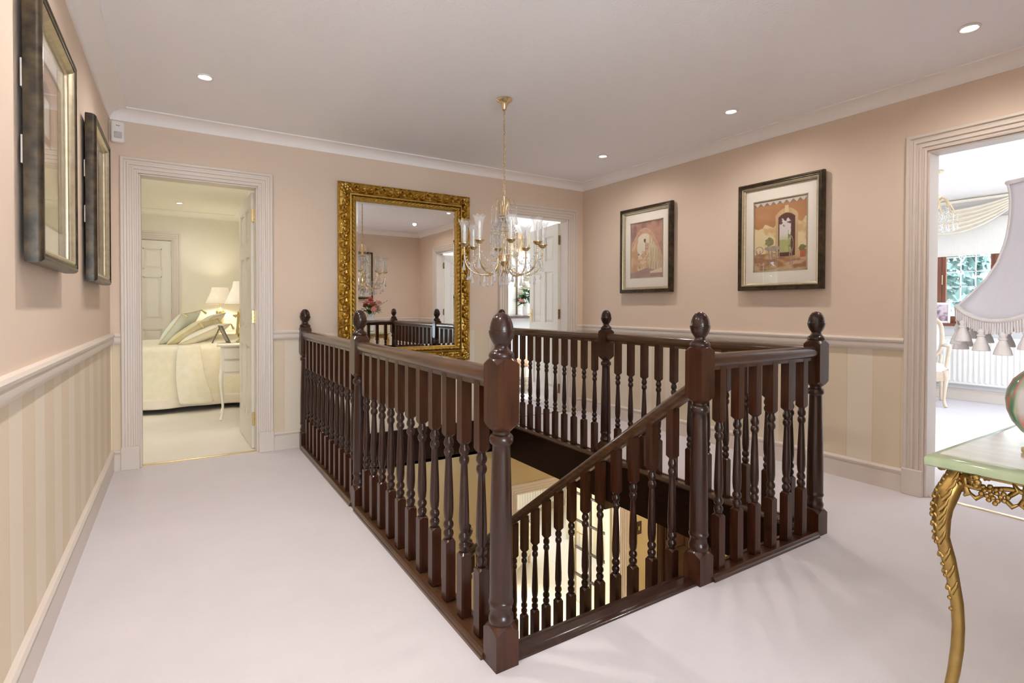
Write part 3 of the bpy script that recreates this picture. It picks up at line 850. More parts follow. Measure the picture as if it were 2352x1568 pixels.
def art_terrace(u, v):
    c = mix((.62, .40, .25), (.72, .52, .34), fbm(u*5, v*5, 3))
    # sunlit lower wall with slanted edge
    edge = .60+.10*(u-.2)+.05*sin(u*23+v*14)*fbm(u*9, v*3, 8)+.05*fbm(u*14-v*9, v*4, 18)
    if v < edge: c = mix((.86, .78, .60), (.78, .64, .44), smooth(.45, .75, fbm(u*7+v*4, v*9, 5)))
    if v < .24+.03*u: c = mix((.58, .38, .25), (.74, .60, .46), smooth(.35, .7, fbm(u*6, v*22, 9)))
    # roof tiles
    if v > .93+.0*u:
        c = (.80, .75, .70) if (v-.93) > .022+.02*cos(u*2*pi*8) else (.50, .42, .36)
        if v > .985: c = (.45, .36, .30)
    # stone surround
    du = abs(u-.63)
    top = .80-2.2*(u-.63)**2
    if .13 < du < .21 and .18 < v < top+.02: c = mix((.80, .68, .50), (.70, .56, .40), fbm(u*20, v*9, 2))
    if du < .21 and top-.005 < v < top+.065: c = mix((.80, .68, .50), (.72, .58, .42), fbm(u*20, v*9, 2))
    if du < .035 and top < v < top+.10: c = (.84, .74, .56)
    if du < .155 and .19 < v < top-.01:
        c = (.30, .17, .13)
        if -.135 < u-.63 < .085 and .245 < v < .70+.02*sin(u*60):
            c = mix((.84, .80, .80), (.72, .72, .56), smooth(.52, .40, v))
            if v < .42: c = mix((.74, .72, .46), (.56, .58, .34), fbm(u*14, v*14, 4))
            if v > .60 and fbm(u*26, v*26, 6) > .62-.9*(v-.62): c = (.36, .24, .20)
            if u > .66 and v < .58 and fbm(u*22, v*22, 7) > .5: c = (.44, .50, .24)
    # table, chairs, pots
    d = hypot((u-.36)/.16, (v-.315)/.035)
    if d < 1: c = mix((.70, .62, .56), (.52, .46, .43), fbm(u*30, v*30, 1))
    if hypot((u-.30)/.09, (v-.41)/.06) < .75+.5*fbm(u*24, v*24, 2): c = mix((.36, .36, .22), (.60, .56, .36), fbm(u*40, v*40, 5))
    for cx, cz, rx, rz in ((.10, .30, .085, .055), (.42, .22, .085, .06), (.71, .35, .05, .12)):
        q = hypot((u-cx)/rx, (v-cz)/rz)
        if .82 < q < 1.0: c = (.58, .53, .50)
    for lx in (.06, .13, .30, .36, .44, .69, .73):
        if abs(u-lx-.12*(.2-v)) < .008 and .06 < v < .30: c = (.52, .45, .41)
    if .88 < u < .97 and .16 < v < .25: c = (.66, .33, .20)
    if hypot((u-.92)/.08, (v-.29)/.05) < .5+.7*fbm(u*30, v*30, 8): c = (.42, .42, .24)
    return c
def art_arch(u, v):
    n1, n2 = fbm(u*7, v*9, 2), fbm(u*18, v*22, 3)
    arch = .80-1.75*(u-.44)**2
    c = mix((.84, .80, .70), (.88, .85, .78), n1)                                     # sky
    if .46 < u < .62 and v < .64-.25*(u-.46):                                         # tower and houses
        c = mix((.70, .54, .48), (.82, .70, .60), n2)
        if int(u*46) % 3 == 0 and int(v*34) % 2: c = (.52, .38, .34)
    if v < .42-.06*sin(u*9): c = mix((.74, .58, .44), (.86, .75, .60), smooth(.3, .7, n2))
    if .24 < u < .5 and .40 < v < .47 and n2 > .47: c = (.40, .38, .32)
    if .22 < u < .60 and v < .40 and abs((u*17) % 1-.5) < .1 and int(v*24) % 3 == 1: c = (.42, .30, .26)
    if u > .58 and v < .78-1.0*(u-.58):                                               # right hand wall in light
        c = mix((.80, .73, .60), (.70, .60, .48), smooth(.35, .7, fbm(u*24, v*3, 9)))
        if abs((u*13+v*.6) % 1-.5) < .05: c = (.58, .48, .40)
    if u > .55 and v > .62-.9*(u-.55) and v > .78-1.0*(u-.58) and v < arch: c = mix((.55, .38, .35), (.70, .54, .48), n2)
    if u < .22+.02*sin(v*20): c = mix((.72, .54, .40), (.84, .70, .52), smooth(.3, .7, fbm(u*9, v*7, 5)))
    if v > arch: c = mix((.50, .35, .34), (.68, .50, .44), smooth(.3, .7, n1))
    if arch < v < arch+.085: c = mix((.66, .48, .42), (.78, .60, .48), n2)
    if abs(v-arch-.085) < .009 or abs(v-arch) < .009: c = (.78, .62, .50)
    a = atan2(v-.45, u-.44)
    if arch < v < arch+.085 and abs((a*5) % 1) < .09: c = (.80, .64, .50)
    if abs(u-.45) < .005 and .69 < v < arch+.05: c = (.28, .22, .18)
    if hypot((u-.45)/.035, (v-.665)/.035) < 1: c = (.28, .27, .22)
    if v < .17-.18*abs(u-.52): c = mix((.54, .40, .40), (.66, .54, .50), fbm(u*7, v*16, 1))
    if u > .62 and .07 < v < .10+.16*(u-.62): c = (.84, .78, .66)
    return mix(c, (.80, .72, .60), .12)
def art_court(u, v):
    c = mix((.78, .68, .54), (.86, .78, .64), fbm(u*5, v*6, 12))
    if v > .55: c = mix((.66, .50, .36), (.78, .64, .48), fbm(u*6, v*6, 13))
    if .25 < u < .6 and .5 < v < .9-1.2*(u-.42)**2: c = mix((.34, .24, .18), (.5, .4, .3), fbm(u*20, v*20, 14))
    if .30 < u < .52 and .56 < v < .80: c = (.82, .80, .74)
    if .7 < u < .92 and v < .8: c = mix((.80, .70, .56), (.62, .50, .38), smooth(.4, .6, fbm(u*30, v*3, 15)))
    if v < .25: c = mix((.80, .76, .60), (.70, .66, .50), fbm(u*8, v*14, 16))
    return c
def art_street(u, v):
    c = mix((.82, .75, .66), (.74, .62, .52), smooth(.3, .7, fbm(u*5, v*3, 21)))
    if abs(u-.5) < .22-.15*abs(v-.5): c = mix((.88, .85, .80), (.80, .76, .68), v)
    if u < .25 or u > .72: c = mix((.62, .48, .40), (.76, .62, .52), smooth(.4, .6, fbm(u*24, v*4, 22)))
    if v < .18: c = mix((.62, .52, .46), (.74, .64, .56), fbm(u*7, v*14, 23))
    return c

M['frame_dark'] = mat('dark_bronze_frame', (.020, .014, .009), .34, .35, noise=(24, (.085, .058, .028), (1, 1, 1)), bump=(60, .1, (1, 1, 1)))
M['frame_silver'] = mat('silver_gilt_slip', (.50, .44, .30), .3, .85, noise=(40, (.62, .55, .40), (1, 1, 1)), bump=(90, .08, (1, 1, 1)))
M['mount'] = mat('cream_mount_board', (.86, .80, .71), .8, noise=(3, (.88, .82, .73), (1, 1, 1)), bump=(300, .05, (1, 1, 1)))
M['cork'] = mat('white_hanging_tab', (.50, .46, .42), .6, noise=(5, (.54, .5, .46), (1, 1, 1)))

def framed(label, loc, rot, art, group='framed watercolour prints on the landing walls', aw=.40, ah=.52, tilt=0, res=(72, 96)):
    w, h = .64, .805
    t = thing('framed_print', label, 'picture', loc, (tilt, 0, rot), group)
    def ring(prof, name, material):
        mb = MB(); n = len(prof); vs = []
        for sx, sz in ((-1, 0), (-1, 1), (1, 1), (1, 0)):
            for o, d in prof:
                vs.append((sx*(w/2-o), -d, o if sz == 0 else h-o))
        fs = []
        for k in range(4):
            for i in range(n-1):
                a, b = k*n, ((k+1) % 4)*n
                fs.append((a+i, a+i+1, b+i+1, b+i))
        mb.add(vs, fs)
        return mb.build(name, material, t, 30)
    ring([(.0, .004), (0, .030), (.003, .040), (.009, .046), (.016, .047), (.020, .042), (.024, .044), (.029, .044), (.031, .039)], 'frame', M['frame_dark'])
    ring([(.031, .039), (.037, .042), (.042, .037), (.046, .026), (.052, .022), (.054, .014)], 'gilt_slip', M['frame_silver'])
    # back board, mount with bevelled window, fillet, print, glass
    MB().box(-w/2+.004, w/2-.004, -.008, -.002, .004, h-.004).build('backing_board', M['frame_dark'], t)
    m = MB()
    a, b, z0 = w/2-.05, aw/2, (h-ah)/2
    vs = []
    for x, za, zb in ((a, .05, h-.05), (b, z0, z0+ah)):
        vs += [(-x, -.0125, za), (x, -.0125, za), (x, -.0125, zb), (-x, -.0125, zb)]
    vs += [(-b+.003, -.0095, z0+.003), (b-.003, -.0095, z0+.003), (b-.003, -.0095, z0+ah-.003), (-b+.003, -.0095, z0+ah-.003)]
    fs = [(k, (k+1) % 4, 4+(k+1) % 4, 4+k) for k in range(4)]+[(4+k, 4+(k+1) % 4, 8+(k+1) % 4, 8+k) for k in range(4)]
    m.add(vs, fs); m.build('mount', M['mount'], t)
    f = MB()
    for x0, x1, zz0, zz1 in ((-b-.005, -b+.004, z0-.005, z0+ah+.005), (b-.004, b+.005, z0-.005, z0+ah+.005), (-b-.005, b+.005, z0-.005, z0+.004), (-b-.005, b+.005, z0+ah-.004, z0+ah+.005)):
        f.box(x0, x1, -.0138, -.0120, zz0, zz1)
    f.build('fillet', M['frame_silver'], t)
    painted_plane('print', t, aw-.004, ah-.004, -.0100, art, *res, M['print'], 0, h/2)
    MB().box(-w/2+.048, w/2-.048, -.0175, -.0160, .048, h-.048).build('glass', M['picglass'], t)
    for z in (h*.35, h*.62):
        MB().box(-w/2+.0, -w/2+.02, -.002, .002, z, z+.08).build('hanging_tab', M['cork'], t)
    return t
ZP = 1.250
framed('framed archway street print in dark bronze frame, right wall beside the far corner', (XR-.012, 3.515, ZP+.005), -pi/2, art_arch, res=(90, 120))
framed('framed terrace doorway print in dark bronze frame, right wall beside the right doorway', (XR-.012, 2.222, ZP-.005), -pi/2, art_terrace, res=(130, 170))
framed('large framed print nearest the camera on the left wall', (XL+.012, 2.345, ZP-.010), pi/2, art_court)
framed('framed print on the left wall nearest the bedroom doorway', (XL+.012, 3.555, ZP-.015), pi/2, art_street)
framed('framed print on the near wall above the onyx table, seen in the gold mirror', (2.52, YF+.012, ZP), pi, art_arch, res=(40, 52))

# ------------------------------------------------------------------ gold mirror
MW, MH = 1.213, 1.530
mir = thing('gold_mirror', 'large rectangular mirror in an ornate carved gold frame', 'mirror', (1.7186, YB-.006, .617))
def relief(s, t):
    """height of the carved frame; s along, t across from the outer edge"""
    if t < .012: return .022+.010*sin(pi/2*t/.012)+.002*cos(s*2*pi/.018)
    if t < .092:
        q = (t-.012)/.080
        base = .030+.016*sin(pi*q)**.7
        p = .1165
        k = floor(s/p); a = (s/p-k)*2-1; b = q*2-1
        if k % 2: b = -b
        hgt = 0
        for cx, cy, sg in ((-.42, .22, 1), (.42, -.22, -1)):
            dx, dy = (a-cx)*.72, (b-cy)*.62
            r = hypot(dx, dy); ph = atan2(dy, dx)
            wv = .5+.5*cos(sg*ph-8.5*r)
            hgt = max(hgt, (wv**1.5)*smooth(.50, .30, r))
            hgt = max(hgt, smooth(.11, .03, r)*1.2)
        # leaf between the scrolls
        lf = smooth(.30, .05, abs(abs(a)-1)+.25*abs(b))*(.6+.4*cos(b*6))
        mid = smooth(.16, .04, abs(a+b*.6))*(.5+.5*cos((a-b)*8))*.8
        hgt = max(hgt, lf, mid)
        return base+.032*hgt-.008
    if t < .102: return .040
    if t < .106: return .046
    if t < .140:
        q = (t-.106)/.034
        ph = s/.036+q*.9
        return .030+.012*sin(pi*q)+.013*abs(sin(pi*ph))*sin(pi*q)**.6
    return .024-.010*(t-.140)/.012
FWD = .150
def frame_side(L, horizontal, flip):
    nt = [0, .003, .006, .012]+[.012+.080*i/20 for i in range(1, 21)]+[.0922, .097, .1019, .1022, .1058, .1062]+[.1062+.0338*i/9 for i in range(1, 10)]+[.1402, .145, .150]
    ns = int(L/.0042)
    mb = MB(); vs = []
    for i in range(ns+1):
        for t in [-1]+nt:
            tt = max(t, 0)
            s = tt+(L-2*tt)*i/ns
            hh = 0 if t < 0 else relief(s, tt)
            if horizontal: vs.append((s-MW/2, -hh, MH-tt if flip else tt))
            else: vs.append(((MW/2-tt) if flip else (tt-MW/2), -hh, s))
    w = len(nt)+1
    fs = [(i*w+j, (i+1)*w+j, (i+1)*w+j+1, i*w+j+1) for i in range(ns) for j in range(w-1)]
    mb.add(vs, fs)
    mb.build('carved_frame', M['gold'], mir, 50)
frame_side(MW, True, True); frame_side(MW, True, False); frame_side(MH, False, False); frame_side(MH, False, True)
for sx in (-1, 1):
    for sz in (0, 1):
        c = MB(); cx, cz = sx*(MW/2-.05), (MH-.05 if sz else .05)
        for k in range(6):
            a = k*pi/3+.3
            c.ball((cx+.024*cos(a), -.050, cz+.024*sin(a)), .016, 8, 6, (1, .6, 1))
        c.ball((cx, -.056, cz), .015, 10, 6)
        c.build('corner_boss', M['gold'], mir, 60)
g1, g2 = MW/2-.147, .147
MB().box(-g1, g1, -.012, -.006, g2, MH-g2).build('glass', M['mirror'], mir)
bv = MB()
vs = [(-g1, -.0125, g2), (g1, -.0125, g2), (g1, -.0125, MH-g2), (-g1, -.0125, MH-g2), (-g1+.02, -.0145, g2+.02), (g1-.02, -.0145, g2+.02), (g1-.02, -.0145, MH-g2-.02), (-g1+.02, -.0145, MH-g2-.02)]
bv.add(vs, [(k, (k+1) % 4, 4+(k+1) % 4, 4+k) for k in range(4)]+[(4, 5, 6, 7)])
bv.build('bevelled_glass', M['mirror'], mir)

# ------------------------------------------------------------------ motion sensor in the corner
sn = thing('motion_sensor', 'small white motion sensor high in the corner above the bedroom door', 'sensor', (XL+.045, YB-.001, 2.213), radians(10))
MB().cham(-.036, .036, -.045, .0, 0, .138, .006).build('housing', M['white'], sn)
MB().cham(-.022, .022, -.049, -.044, .028, .068, .002).build('lens', mat('grey_sensor_lens', (.55, .52, .50), .35, noise=(40, (.6, .57, .55), (1, 8, 1))), sn)
for k in (-1, 0, 1):
    MB().ball((k*.007, -.045, .11), .0028, 8, 5).build('indicator', mat('dark_indicator', (.03, .03, .03), .3, noise=(5, (.05, .05, .05), (1, 1, 1))), sn)

# ------------------------------------------------------------------ recessed downlights
DL = [((.138, 3.54), 'recessed downlight in the ceiling near the bedroom doorway'), ((3.145, 3.504), 'recessed downlight in the ceiling by the far right corner'),
      ((3.155, 2.244), 'recessed downlight in the ceiling in front of the terrace print'), ((3.164, .978), 'recessed downlight in the ceiling near the right doorway'),
      ((.138, 2.244), 'recessed downlight in the ceiling above the left corridor'), ((.138, .978), 'recessed downlight in the ceiling behind the camera')]
def downlight(x, y, z, label, power, color=(1, .92, .85), grp='recessed ceiling downlights'):
    t = thing('downlight', label, 'downlight', (x, y, z), group=grp)
    MB().lathe([(.030, -.001), (.041, -.001), (.045, -.004), (.044, -.008), (.036, -.010), (.030, -.006)], 28, cap=False).build('trim_ring', M['white'], t, 40)
    MB().lathe([(.0, -.0035), (.030, -.0035)], 24, cap=False).build('lamp_face', M['glow'], t)
    l = lamp('downlight_beam', 'SPOT', (0, 0, -.012), power, color, spot_size=radians(168), spot_blend=1.0, shadow_soft_size=.03)
    l.parent = t
    return t
for (x, y), lb in DL:
    downlight(x, y, ZC, lb, (25 if y > 3 else 46) if x < 1 else 27)

# ------------------------------------------------------------------ chandelier
def bead_string(mb, pts, r):
    for p in pts: mb.ball(p, r, 6, 4)
def drop(mb, x, y, z, l=.055, r=.009):
    """faceted pendant drop hanging from z"""
    mb.lathe([(.0015, z), (.002, z-l*.25), (r*.55, z-l*.6), (r, z-l*.85), (r*.7, z-l*.96), (.001, z-l)], 6, (x, y))
def sag(p, q, dip, n):
    return [tuple(a+(b-a)*i/n - (dip*4*(i/n)*(1-i/n) if k == 2 else 0) for k, (a, b) in enumerate(zip(p, q))) for i in range(n+1)]
CHX, CHY = 1.768, 2.900
ch = thing('chandelier', 'pale gold eight arm crystal chandelier hanging over the stairwell', 'chandelier', (CHX, CHY, 1.26))
zz = -1.26
def Z(a): return a+zz
MB().lathe([(.0, Z(2.44)), (.050, Z(2.44)), (.052, Z(2.434)), (.047, Z(2.428)), (.036, Z(2.422)), (.022, Z(2.405)), (.015, Z(2.385)), (.013, Z(2.372)), (.004, Z(2.368))], 24, cap=False).build('ceiling_rose', M['champ'], ch, 40)
c = MB()
n = 26; z1, z0 = 2.365, 1.825
for k in range(n):
    zc = z1-(z1-z0)*(k+.5)/n
    ln = (z1-z0)/n*.72
    a0 = (k % 2)*pi/2
    c.tube([(.0065*cos(t)*cos(a0), .0065*cos(t)*sin(a0), Z(zc)+ln*sin(t)) for t in [2*pi*i/10 for i in range(10)]], .0018, 5, closed=True)
c.build('chain', M['champ'], ch, 60)
MB().tube([(.004*sin(i*1.3), .004*cos(i*1.3), Z(2.37)-i*(2.37-1.82)/24) for i in range(25)], .0022, 5).build('cable', mat('gold_cable', (.42, .32, .16), .5, noise=(50, (.5, .4, .2), (1, 1, 1))), ch, 60)
MB().lathe([(.004, Z(1.83)), (.009, Z(1.825)), (.010, Z(1.81)), (.006, Z(1.80)), (.006, Z(1.72)), (.012, Z(1.705)), (.034, Z(1.700)), (.035, Z(1.696)), (.012, Z(1.690)), (.009, Z(1.675)), (.014, Z(1.665)), (.010, Z(1.655)),
            (.006, Z(1.645)), (.006, Z(1.63)), (.013, Z(1.625)), (.009, Z(1.618)), (.009, Z(1.50)), (.016, Z(1.49)), (.020, Z(1.46)), (.040, Z(1.455)), (.042, Z(1.44)), (.040, Z(1.405)), (.034, Z(1.40)), (.020, Z(1.39)), (.010, Z(1.375)), (.012, Z(1.36)), (.008, Z(1.345)), (.002, Z(1.335))], 20, cap=False).build('stem', M['champ'], ch, 40)
# curled crown arms with pendants
for k in range(6):
    a = k*pi/3+.35
    pts = []
    for i in range(13):
        t = i/12
        r = .018+.062*t
        h = 1.70+.105*sin(pi*min(1, t*1.15))**.8 if t < .55 else 1.80-.055*((t-.55)/.45)**2
        h = 1.70+.112*(1-abs(2*min(t, .6)/.6-1)**2.2) if t < .3 else 1.812-.065*((t-.3)/.7)**2
        pts.append((r*cos(a), r*sin(a), Z(h)))
    ca = MB().tube(pts, .0024, 5).build('crown_arm', M['champ'], ch, 60)
    x, y = .08*cos(a), .08*sin(a)
    q = MB(); bead_string(q, [(x, y, Z(1.738)), (x, y, Z(1.726))], .005); drop(q, x, y, Z(1.72), .080, .0115)
    q.build('pendant', M['crystal'], ca)
# middle tier of bead strands
for k in range(14):
    a = k*pi/7+.1
    q = MB()
    r0, r1 = .028, .085
    bead_string(q, [((r0+(r1-r0)*t)*cos(a), (r0+(r1-r0)*t)*sin(a), Z(1.685-.10*t**.6+.02*sin(pi*t))) for t in [i/7 for i in range(8)]], .0066)
    bead_string(q, [(r1*cos(a), r1*sin(a), Z(1.575-.014*i)) for i in range(6)], .0062)
    drop(q, r1*cos(a), r1*sin(a), Z(1.495), .055, .0105)
    q.build('bead_strand', M['crystal'], ch, kind='stuff')
mr = MB().tube([(.085*cos(t), .085*sin(t), Z(1.588)) for t in [2*pi*i/28 for i in range(28)]], .003, 5, closed=True).build('bead_ring', M['champ'], ch, 60)
# arms
def catmull(P, n):
    out = []
    for i in range(len(P)-1):
        p0, p1, p2, p3 = P[max(i-1, 0)], P[i], P[i+1], P[min(i+2, len(P)-1)]
        for k in range(n):
            t = k/n
            out.append(tuple(.5*(2*b+(c-a)*t+(2*a-5*b+4*c-d_)*t*t+(3*b-a-3*c+d_)*t**3) for a, b, c, d_ in zip(p0, p1, p2, p3)))
    out.append(P[-1])
    return out
ARMP = catmull([(.034, 1.415), (.050, 1.362), (.090, 1.330), (.140, 1.322), (.190, 1.334), (.226, 1.362), (.246, 1.400), (.2525, 1.450), (.253, 1.502)], 3)
AR = .253
cup_me = MB().lathe([(.003, -.006), (.012, -.003), (.021, .004), (.026, .012), (.0315, .016), (.032, .020), (.025, .019), (.014, .016), (.012, .022)], 18, cap=False).mesh('drip_cup', M['champ'], 40)
candle_me = MB().lathe([(.0105, .018), (.0105, .082), (.007, .084)], 12).mesh('candle_sleeve', M['ivory'], 40)
bulb_me = MB().lathe([(.006, .083), (.0085, .092), (.0100, .104), (.0085, .118), (.0045, .132), (.001, .140)], 12).mesh('candle_bulb', M['bulb'], 60)
def shade_mesh():
    prof = [(.017, .020), (.0185, .035), (.021, .06), (.022, .085), (.024, .115), (.029, .14), (.036, .158), (.041, .166)]
    def fn(u, v):
        i = v*(len(prof)-1); k = min(int(i), len(prof)-2); t = i-k
        r = prof[k][0]+(prof[k+1][0]-prof[k][0])*t; z = prof[k][1]+(prof[k+1][1]-prof[k][1])*t
        a = 2*pi*u
        w = smooth(.6, 1, v)
        return ((r+.0035*w*cos(8*a))*cos(a), (r+.0035*w*cos(8*a))*sin(a), z+.005*w*cos(8*a))
    me = MB().grid(fn, 32, 14, closeu=True).mesh('glass_shade', M['shadeglass'], 70)
    return me
SHADE = shade_mesh()
for k in range(8):
    a = -YAW + radians(180+10+45*k) + pi   # arranged as seen from the landing
    ca, sa = cos(a), sin(a)
    pts = [(r*ca, r*sa, Z(h)) for r, h in ARMP]
    arm = MB().tube(pts, .0052, 7).build('arm', M['champ'], ch, 60)
    for nm, me in (('drip_cup', cup_me), ('candle_sleeve', candle_me), ('candle_bulb', bulb_me), ('glass_shade', SHADE)):
        link(nm, me, arm, (AR*ca, AR*sa, Z(1.500)))
    q = MB()
    bead_string(q, [(AR*ca, AR*sa, Z(1.485-.011*i)) for i in range(5)], .0062)
    drop(q, (AR+.003)*ca, (AR+.003)*sa, Z(1.432), .085, .0125)
    b2 = a+radians(45)
    bead_string(q, sag((AR*ca, AR*sa, Z(1.475)), (AR*cos(b2), AR*sin(b2), Z(1.475)), .10, 15)[1:-1], .0064)
    bead_string(q, sag((.12*ca, .12*sa, Z(1.345)), (AR*cos(a+.39), AR*sin(a+.39), Z(1.36)), .03, 8)[1:-1], .005)
    bead_string(q, sag((.045*ca, .045*sa, Z(1.46)), (.20*cos(a+.2), .20*sin(a+.2), Z(1.36)), .02, 10)[1:-1], .0048)
    for rr, zc, da in ((.13, 1.332, 0), (.20, 1.345, 0), (.24, 1.372, .39), (.06, 1.36, .2)):
        x, y = rr*cos(a+da), rr*sin(a+da)
        bead_string(q, [(x, y, Z(zc-.008)), (x, y, Z(zc-.019))], .005)
        drop(q, x, y, Z(zc-.024), .060, .0115)
    q.build('crystal_swag', M['crystal'], ch, kind='stuff')
q = MB(); q.ball((0, 0, Z(1.318)), .014, 10, 8); drop(q, 0, 0, Z(1.305), .05, .012); q.build('bottom_drop', M['crystal'], ch)

# ------------------------------------------------------------------ onyx table
M['onyx'] = mat('pale_green_onyx', (.34, .47, .28), .12, noise=(5, (.50, .56, .38), (1, 3, 2)), coat=.6)
M['onyx_top'] = mat('banded_onyx_top', (.62, .57, .47), .08, noise=(7, (.78, .76, .66), (3, .7, 1)), coat=.8)
TZ = .72
TX0, TX1, TY0, TY1 = 1.716, 2.90, .04, .617
tb = thing('onyx_table', 'green onyx topped table with cast gold vine frieze and cabriole legs', 'table', ((TX0+TX1)/2, (TY0+TY1)/2, 0))
hx, hy = (TX1-TX0)/2, (TY1-TY0)/2
def slab(x0, x1, y0, y1, prof):
    """rectangular slab with a moulded edge: prof = (inset, z)"""
    mb = MB(); vs = []
    for o, z in prof:
        vs += [(x0+o, y0+o, z), (x1-o, y0+o, z), (x1-o, y1-o, z), (x0+o, y1-o, z)]
    n = len(prof)
    fs = [(i*4+k, i*4+(k+1) % 4, (i+1)*4+(k+1) % 4, (i+1)*4+k) for i in range(n-1) for k in range(4)]
    fs += [(3, 2, 1, 0), tuple((n-1)*4+k for k in range(4))]
    return mb.add(vs, fs)
slab(-hx, hx, -hy, hy, [(.008, TZ-.034), (.002, TZ-.030), (0, TZ-.022), (.001, TZ-.012), (.006, TZ-.005), (.016, TZ-.001), (.024, TZ)]).build('top', M['onyx'], tb, 40)
MB().box(-hx+.026, hx-.026, -hy+.026, hy-.026, TZ-.001, TZ+.0006).build('top_inlay', M['onyx_top'], tb)
def leg_path():
    # (outward offset along the diagonal, height, radius)
    P = [(.008, .690, .018), (.012, .672, .019), (.022, .645, .024), (.036, .613, .027), (.046, .575, .0235), (.048, .545, .021), (.046, .495, .0168), (.030, .436, .0162), (.018, .376, .0145), (.009, .317, .0146),
         (.005, .257, .0142), (.007, .198, .0148), (.014, .135, .0142), (.022, .09, .0135), (.038, .05, .0145), (.054, .024, .0175), (.066, .016, .015)]
    return P
def leg_mesh(dx, dy):
    mb = MB()
    P = leg_path()
    D = Vector((dx, dy, 0)).normalized()
    fine = []
    for i in range(len(P)-1):
        for k in range(4):
            t = k/4
            fine.append(tuple(a+(b-a)*t for a, b in zip(P[i], P[i+1])))
    fine.append(P[-1])
    mb.tube([D*o+Vector((0, 0, z)) for o, z, r in fine], [r for o, z, r in fine], 14)
    return mb, D, fine
for sx in (-1, 1):
    for sy in (-1, 1):
        mb, D, fine = leg_mesh(sx, sy)
        base = Vector((sx*(hx-.065), sy*(hy-.065), 0))
        lg = mb.build('leg', M['goldpaint'], tb, 60, loc=base)
        # acanthus leaf applied to the knee
        q = MB()
        T = Vector((-D.y, D.x, 0))
        for side in (-1, 1):
            for i in range(13):
                o, z, r = fine[min(6+3*i, len(fine)-1)]
                if z < .33: break
                rr = r*1.02
                p0 = D*(o+rr*.75)+T*side*rr*.25+Vector((0, 0, z))
                p1 = D*(o+rr*.72)+T*side*rr*.72+Vector((0, 0, z-.012))
                p2 = D*(o+rr*.30)+T*side*rr*.98+Vector((0, 0, z+.008))
                p3 = D*(o+rr*.12)+T*side*rr*1.04+Vector((0, 0, z+.022))
                q.tube([p0, p1, p2, p3], [.0048, .0058, .0046, .002], 6)
        for i in range(5, 46, 2):
            o, z, r = fine[min(i, len(fine)-1)]
            if z < .30: break
            q.ball(D*(o+r*1.05)+Vector((0, 0, z)), .0058, 6, 5)
        q.build('acanthus_leaf', M['goldpaint'], lg, 60)
        b = MB()
        b.box(-.02, .02, -.02, .02, .665, TZ-.034)
        for i in range(16):
            aa = i*2.4; rr = .026*sqrt((i+.5)/16)
            b.ball(D*.018+T*rr*cos(aa)+Vector((0, 0, .655+rr*sin(aa)*1.1)), .0075, 6, 5)
        for s in (-1, 1):
            for u in range(5):
                aa = u*2*pi/5
                b.ball(D*.012+T*s*(.075+.010*cos(aa))+Vector((0, 0, .672+.010*sin(aa))), .0085, 6, 5)
            b.tube([D*.015+T*s*.02+Vector((0, 0, .668)), D*.016+T*s*.045+Vector((0, 0, .678)), D*.012+T*s*.07+Vector((0, 0, .672))], .006, 6)
        b.build('bracket', M['goldpaint'], lg, 60)
def frieze(p0, p1, nrm):
    p0, p1 = Vector(p0), Vector(p1)
    T = (p1-p0).normalized(); L = (p1-p0).length; N_ = Vector(nrm)
    mb = MB(); n = 60
    mb.tube([p0+T*L*i/n+Vector((0, 0, .650+.008*sin(i/n*L/.155*2*pi))) for i in range(n+1)], .0065, 7)
    k = int(L/.155)
    for j in range(k):
        s = (j+.5)*L/k
        c0 = p0+T*s+Vector((0, 0, .640))
        for i in range(18):
            aa = i*2.4; rr = .024*sqrt((i+.5)/18)
            mb.ball(c0+N_*.004+T*rr*1.2*cos(aa)+Vector((0, 0, rr*sin(aa)-.004)), .0065, 6, 5)
        for sg in (-1, 1):
            a0 = c0+T*sg*.03
            mb.tube([a0, a0+T*sg*.016+Vector((0, 0, .018)), a0+T*sg*.006+Vector((0, 0, .036))], [.006, .009, .002], 6)
            a1 = c0+T*sg*.058
            mb.tube([a1, a1+Vector((0, 0, .02))+T*sg*.004, a1+Vector((0, 0, .038))], [.005, .0095, .002], 6)
            mb.tube([a1, a1+Vector((0, 0, -.016))-T*sg*.006, a1+Vector((0, 0, -.026))+T*sg*.004], [.005, .0085, .003], 6)
            mb.tube([c0+T*sg*.02+Vector((0, 0, -.01)), c0+T*sg*.036+Vector((0, 0, -.026)), c0+T*sg*.050+Vector((0, 0, -.014))], [.006, .007, .003], 6)
    return mb.build('vine_frieze', M['goldpaint'], tb, 60)
ix, iy = hx-.055, hy-.055
frieze((-ix, -iy, 0), (-ix, iy, 0), (-1, 0, 0)); frieze((ix, -iy, 0), (ix, iy, 0), (1, 0, 0)); frieze((-ix, iy, 0), (ix, iy, 0), (0, 1, 0)); frieze((-ix, -iy, 0), (ix, -iy, 0), (0, -1, 0))
f = MB(); f.box(-ix, -ix+.02, -iy, iy, TZ-.05, TZ-.034); f.box(ix-.02, ix, -iy, iy, TZ-.05, TZ-.034); f.box(-ix, ix, -iy, -iy+.02, TZ-.05, TZ-.034); f.box(-ix, ix, iy-.02, iy, TZ-.05, TZ-.034)
f.build('support_frame', M['goldpaint'], tb)

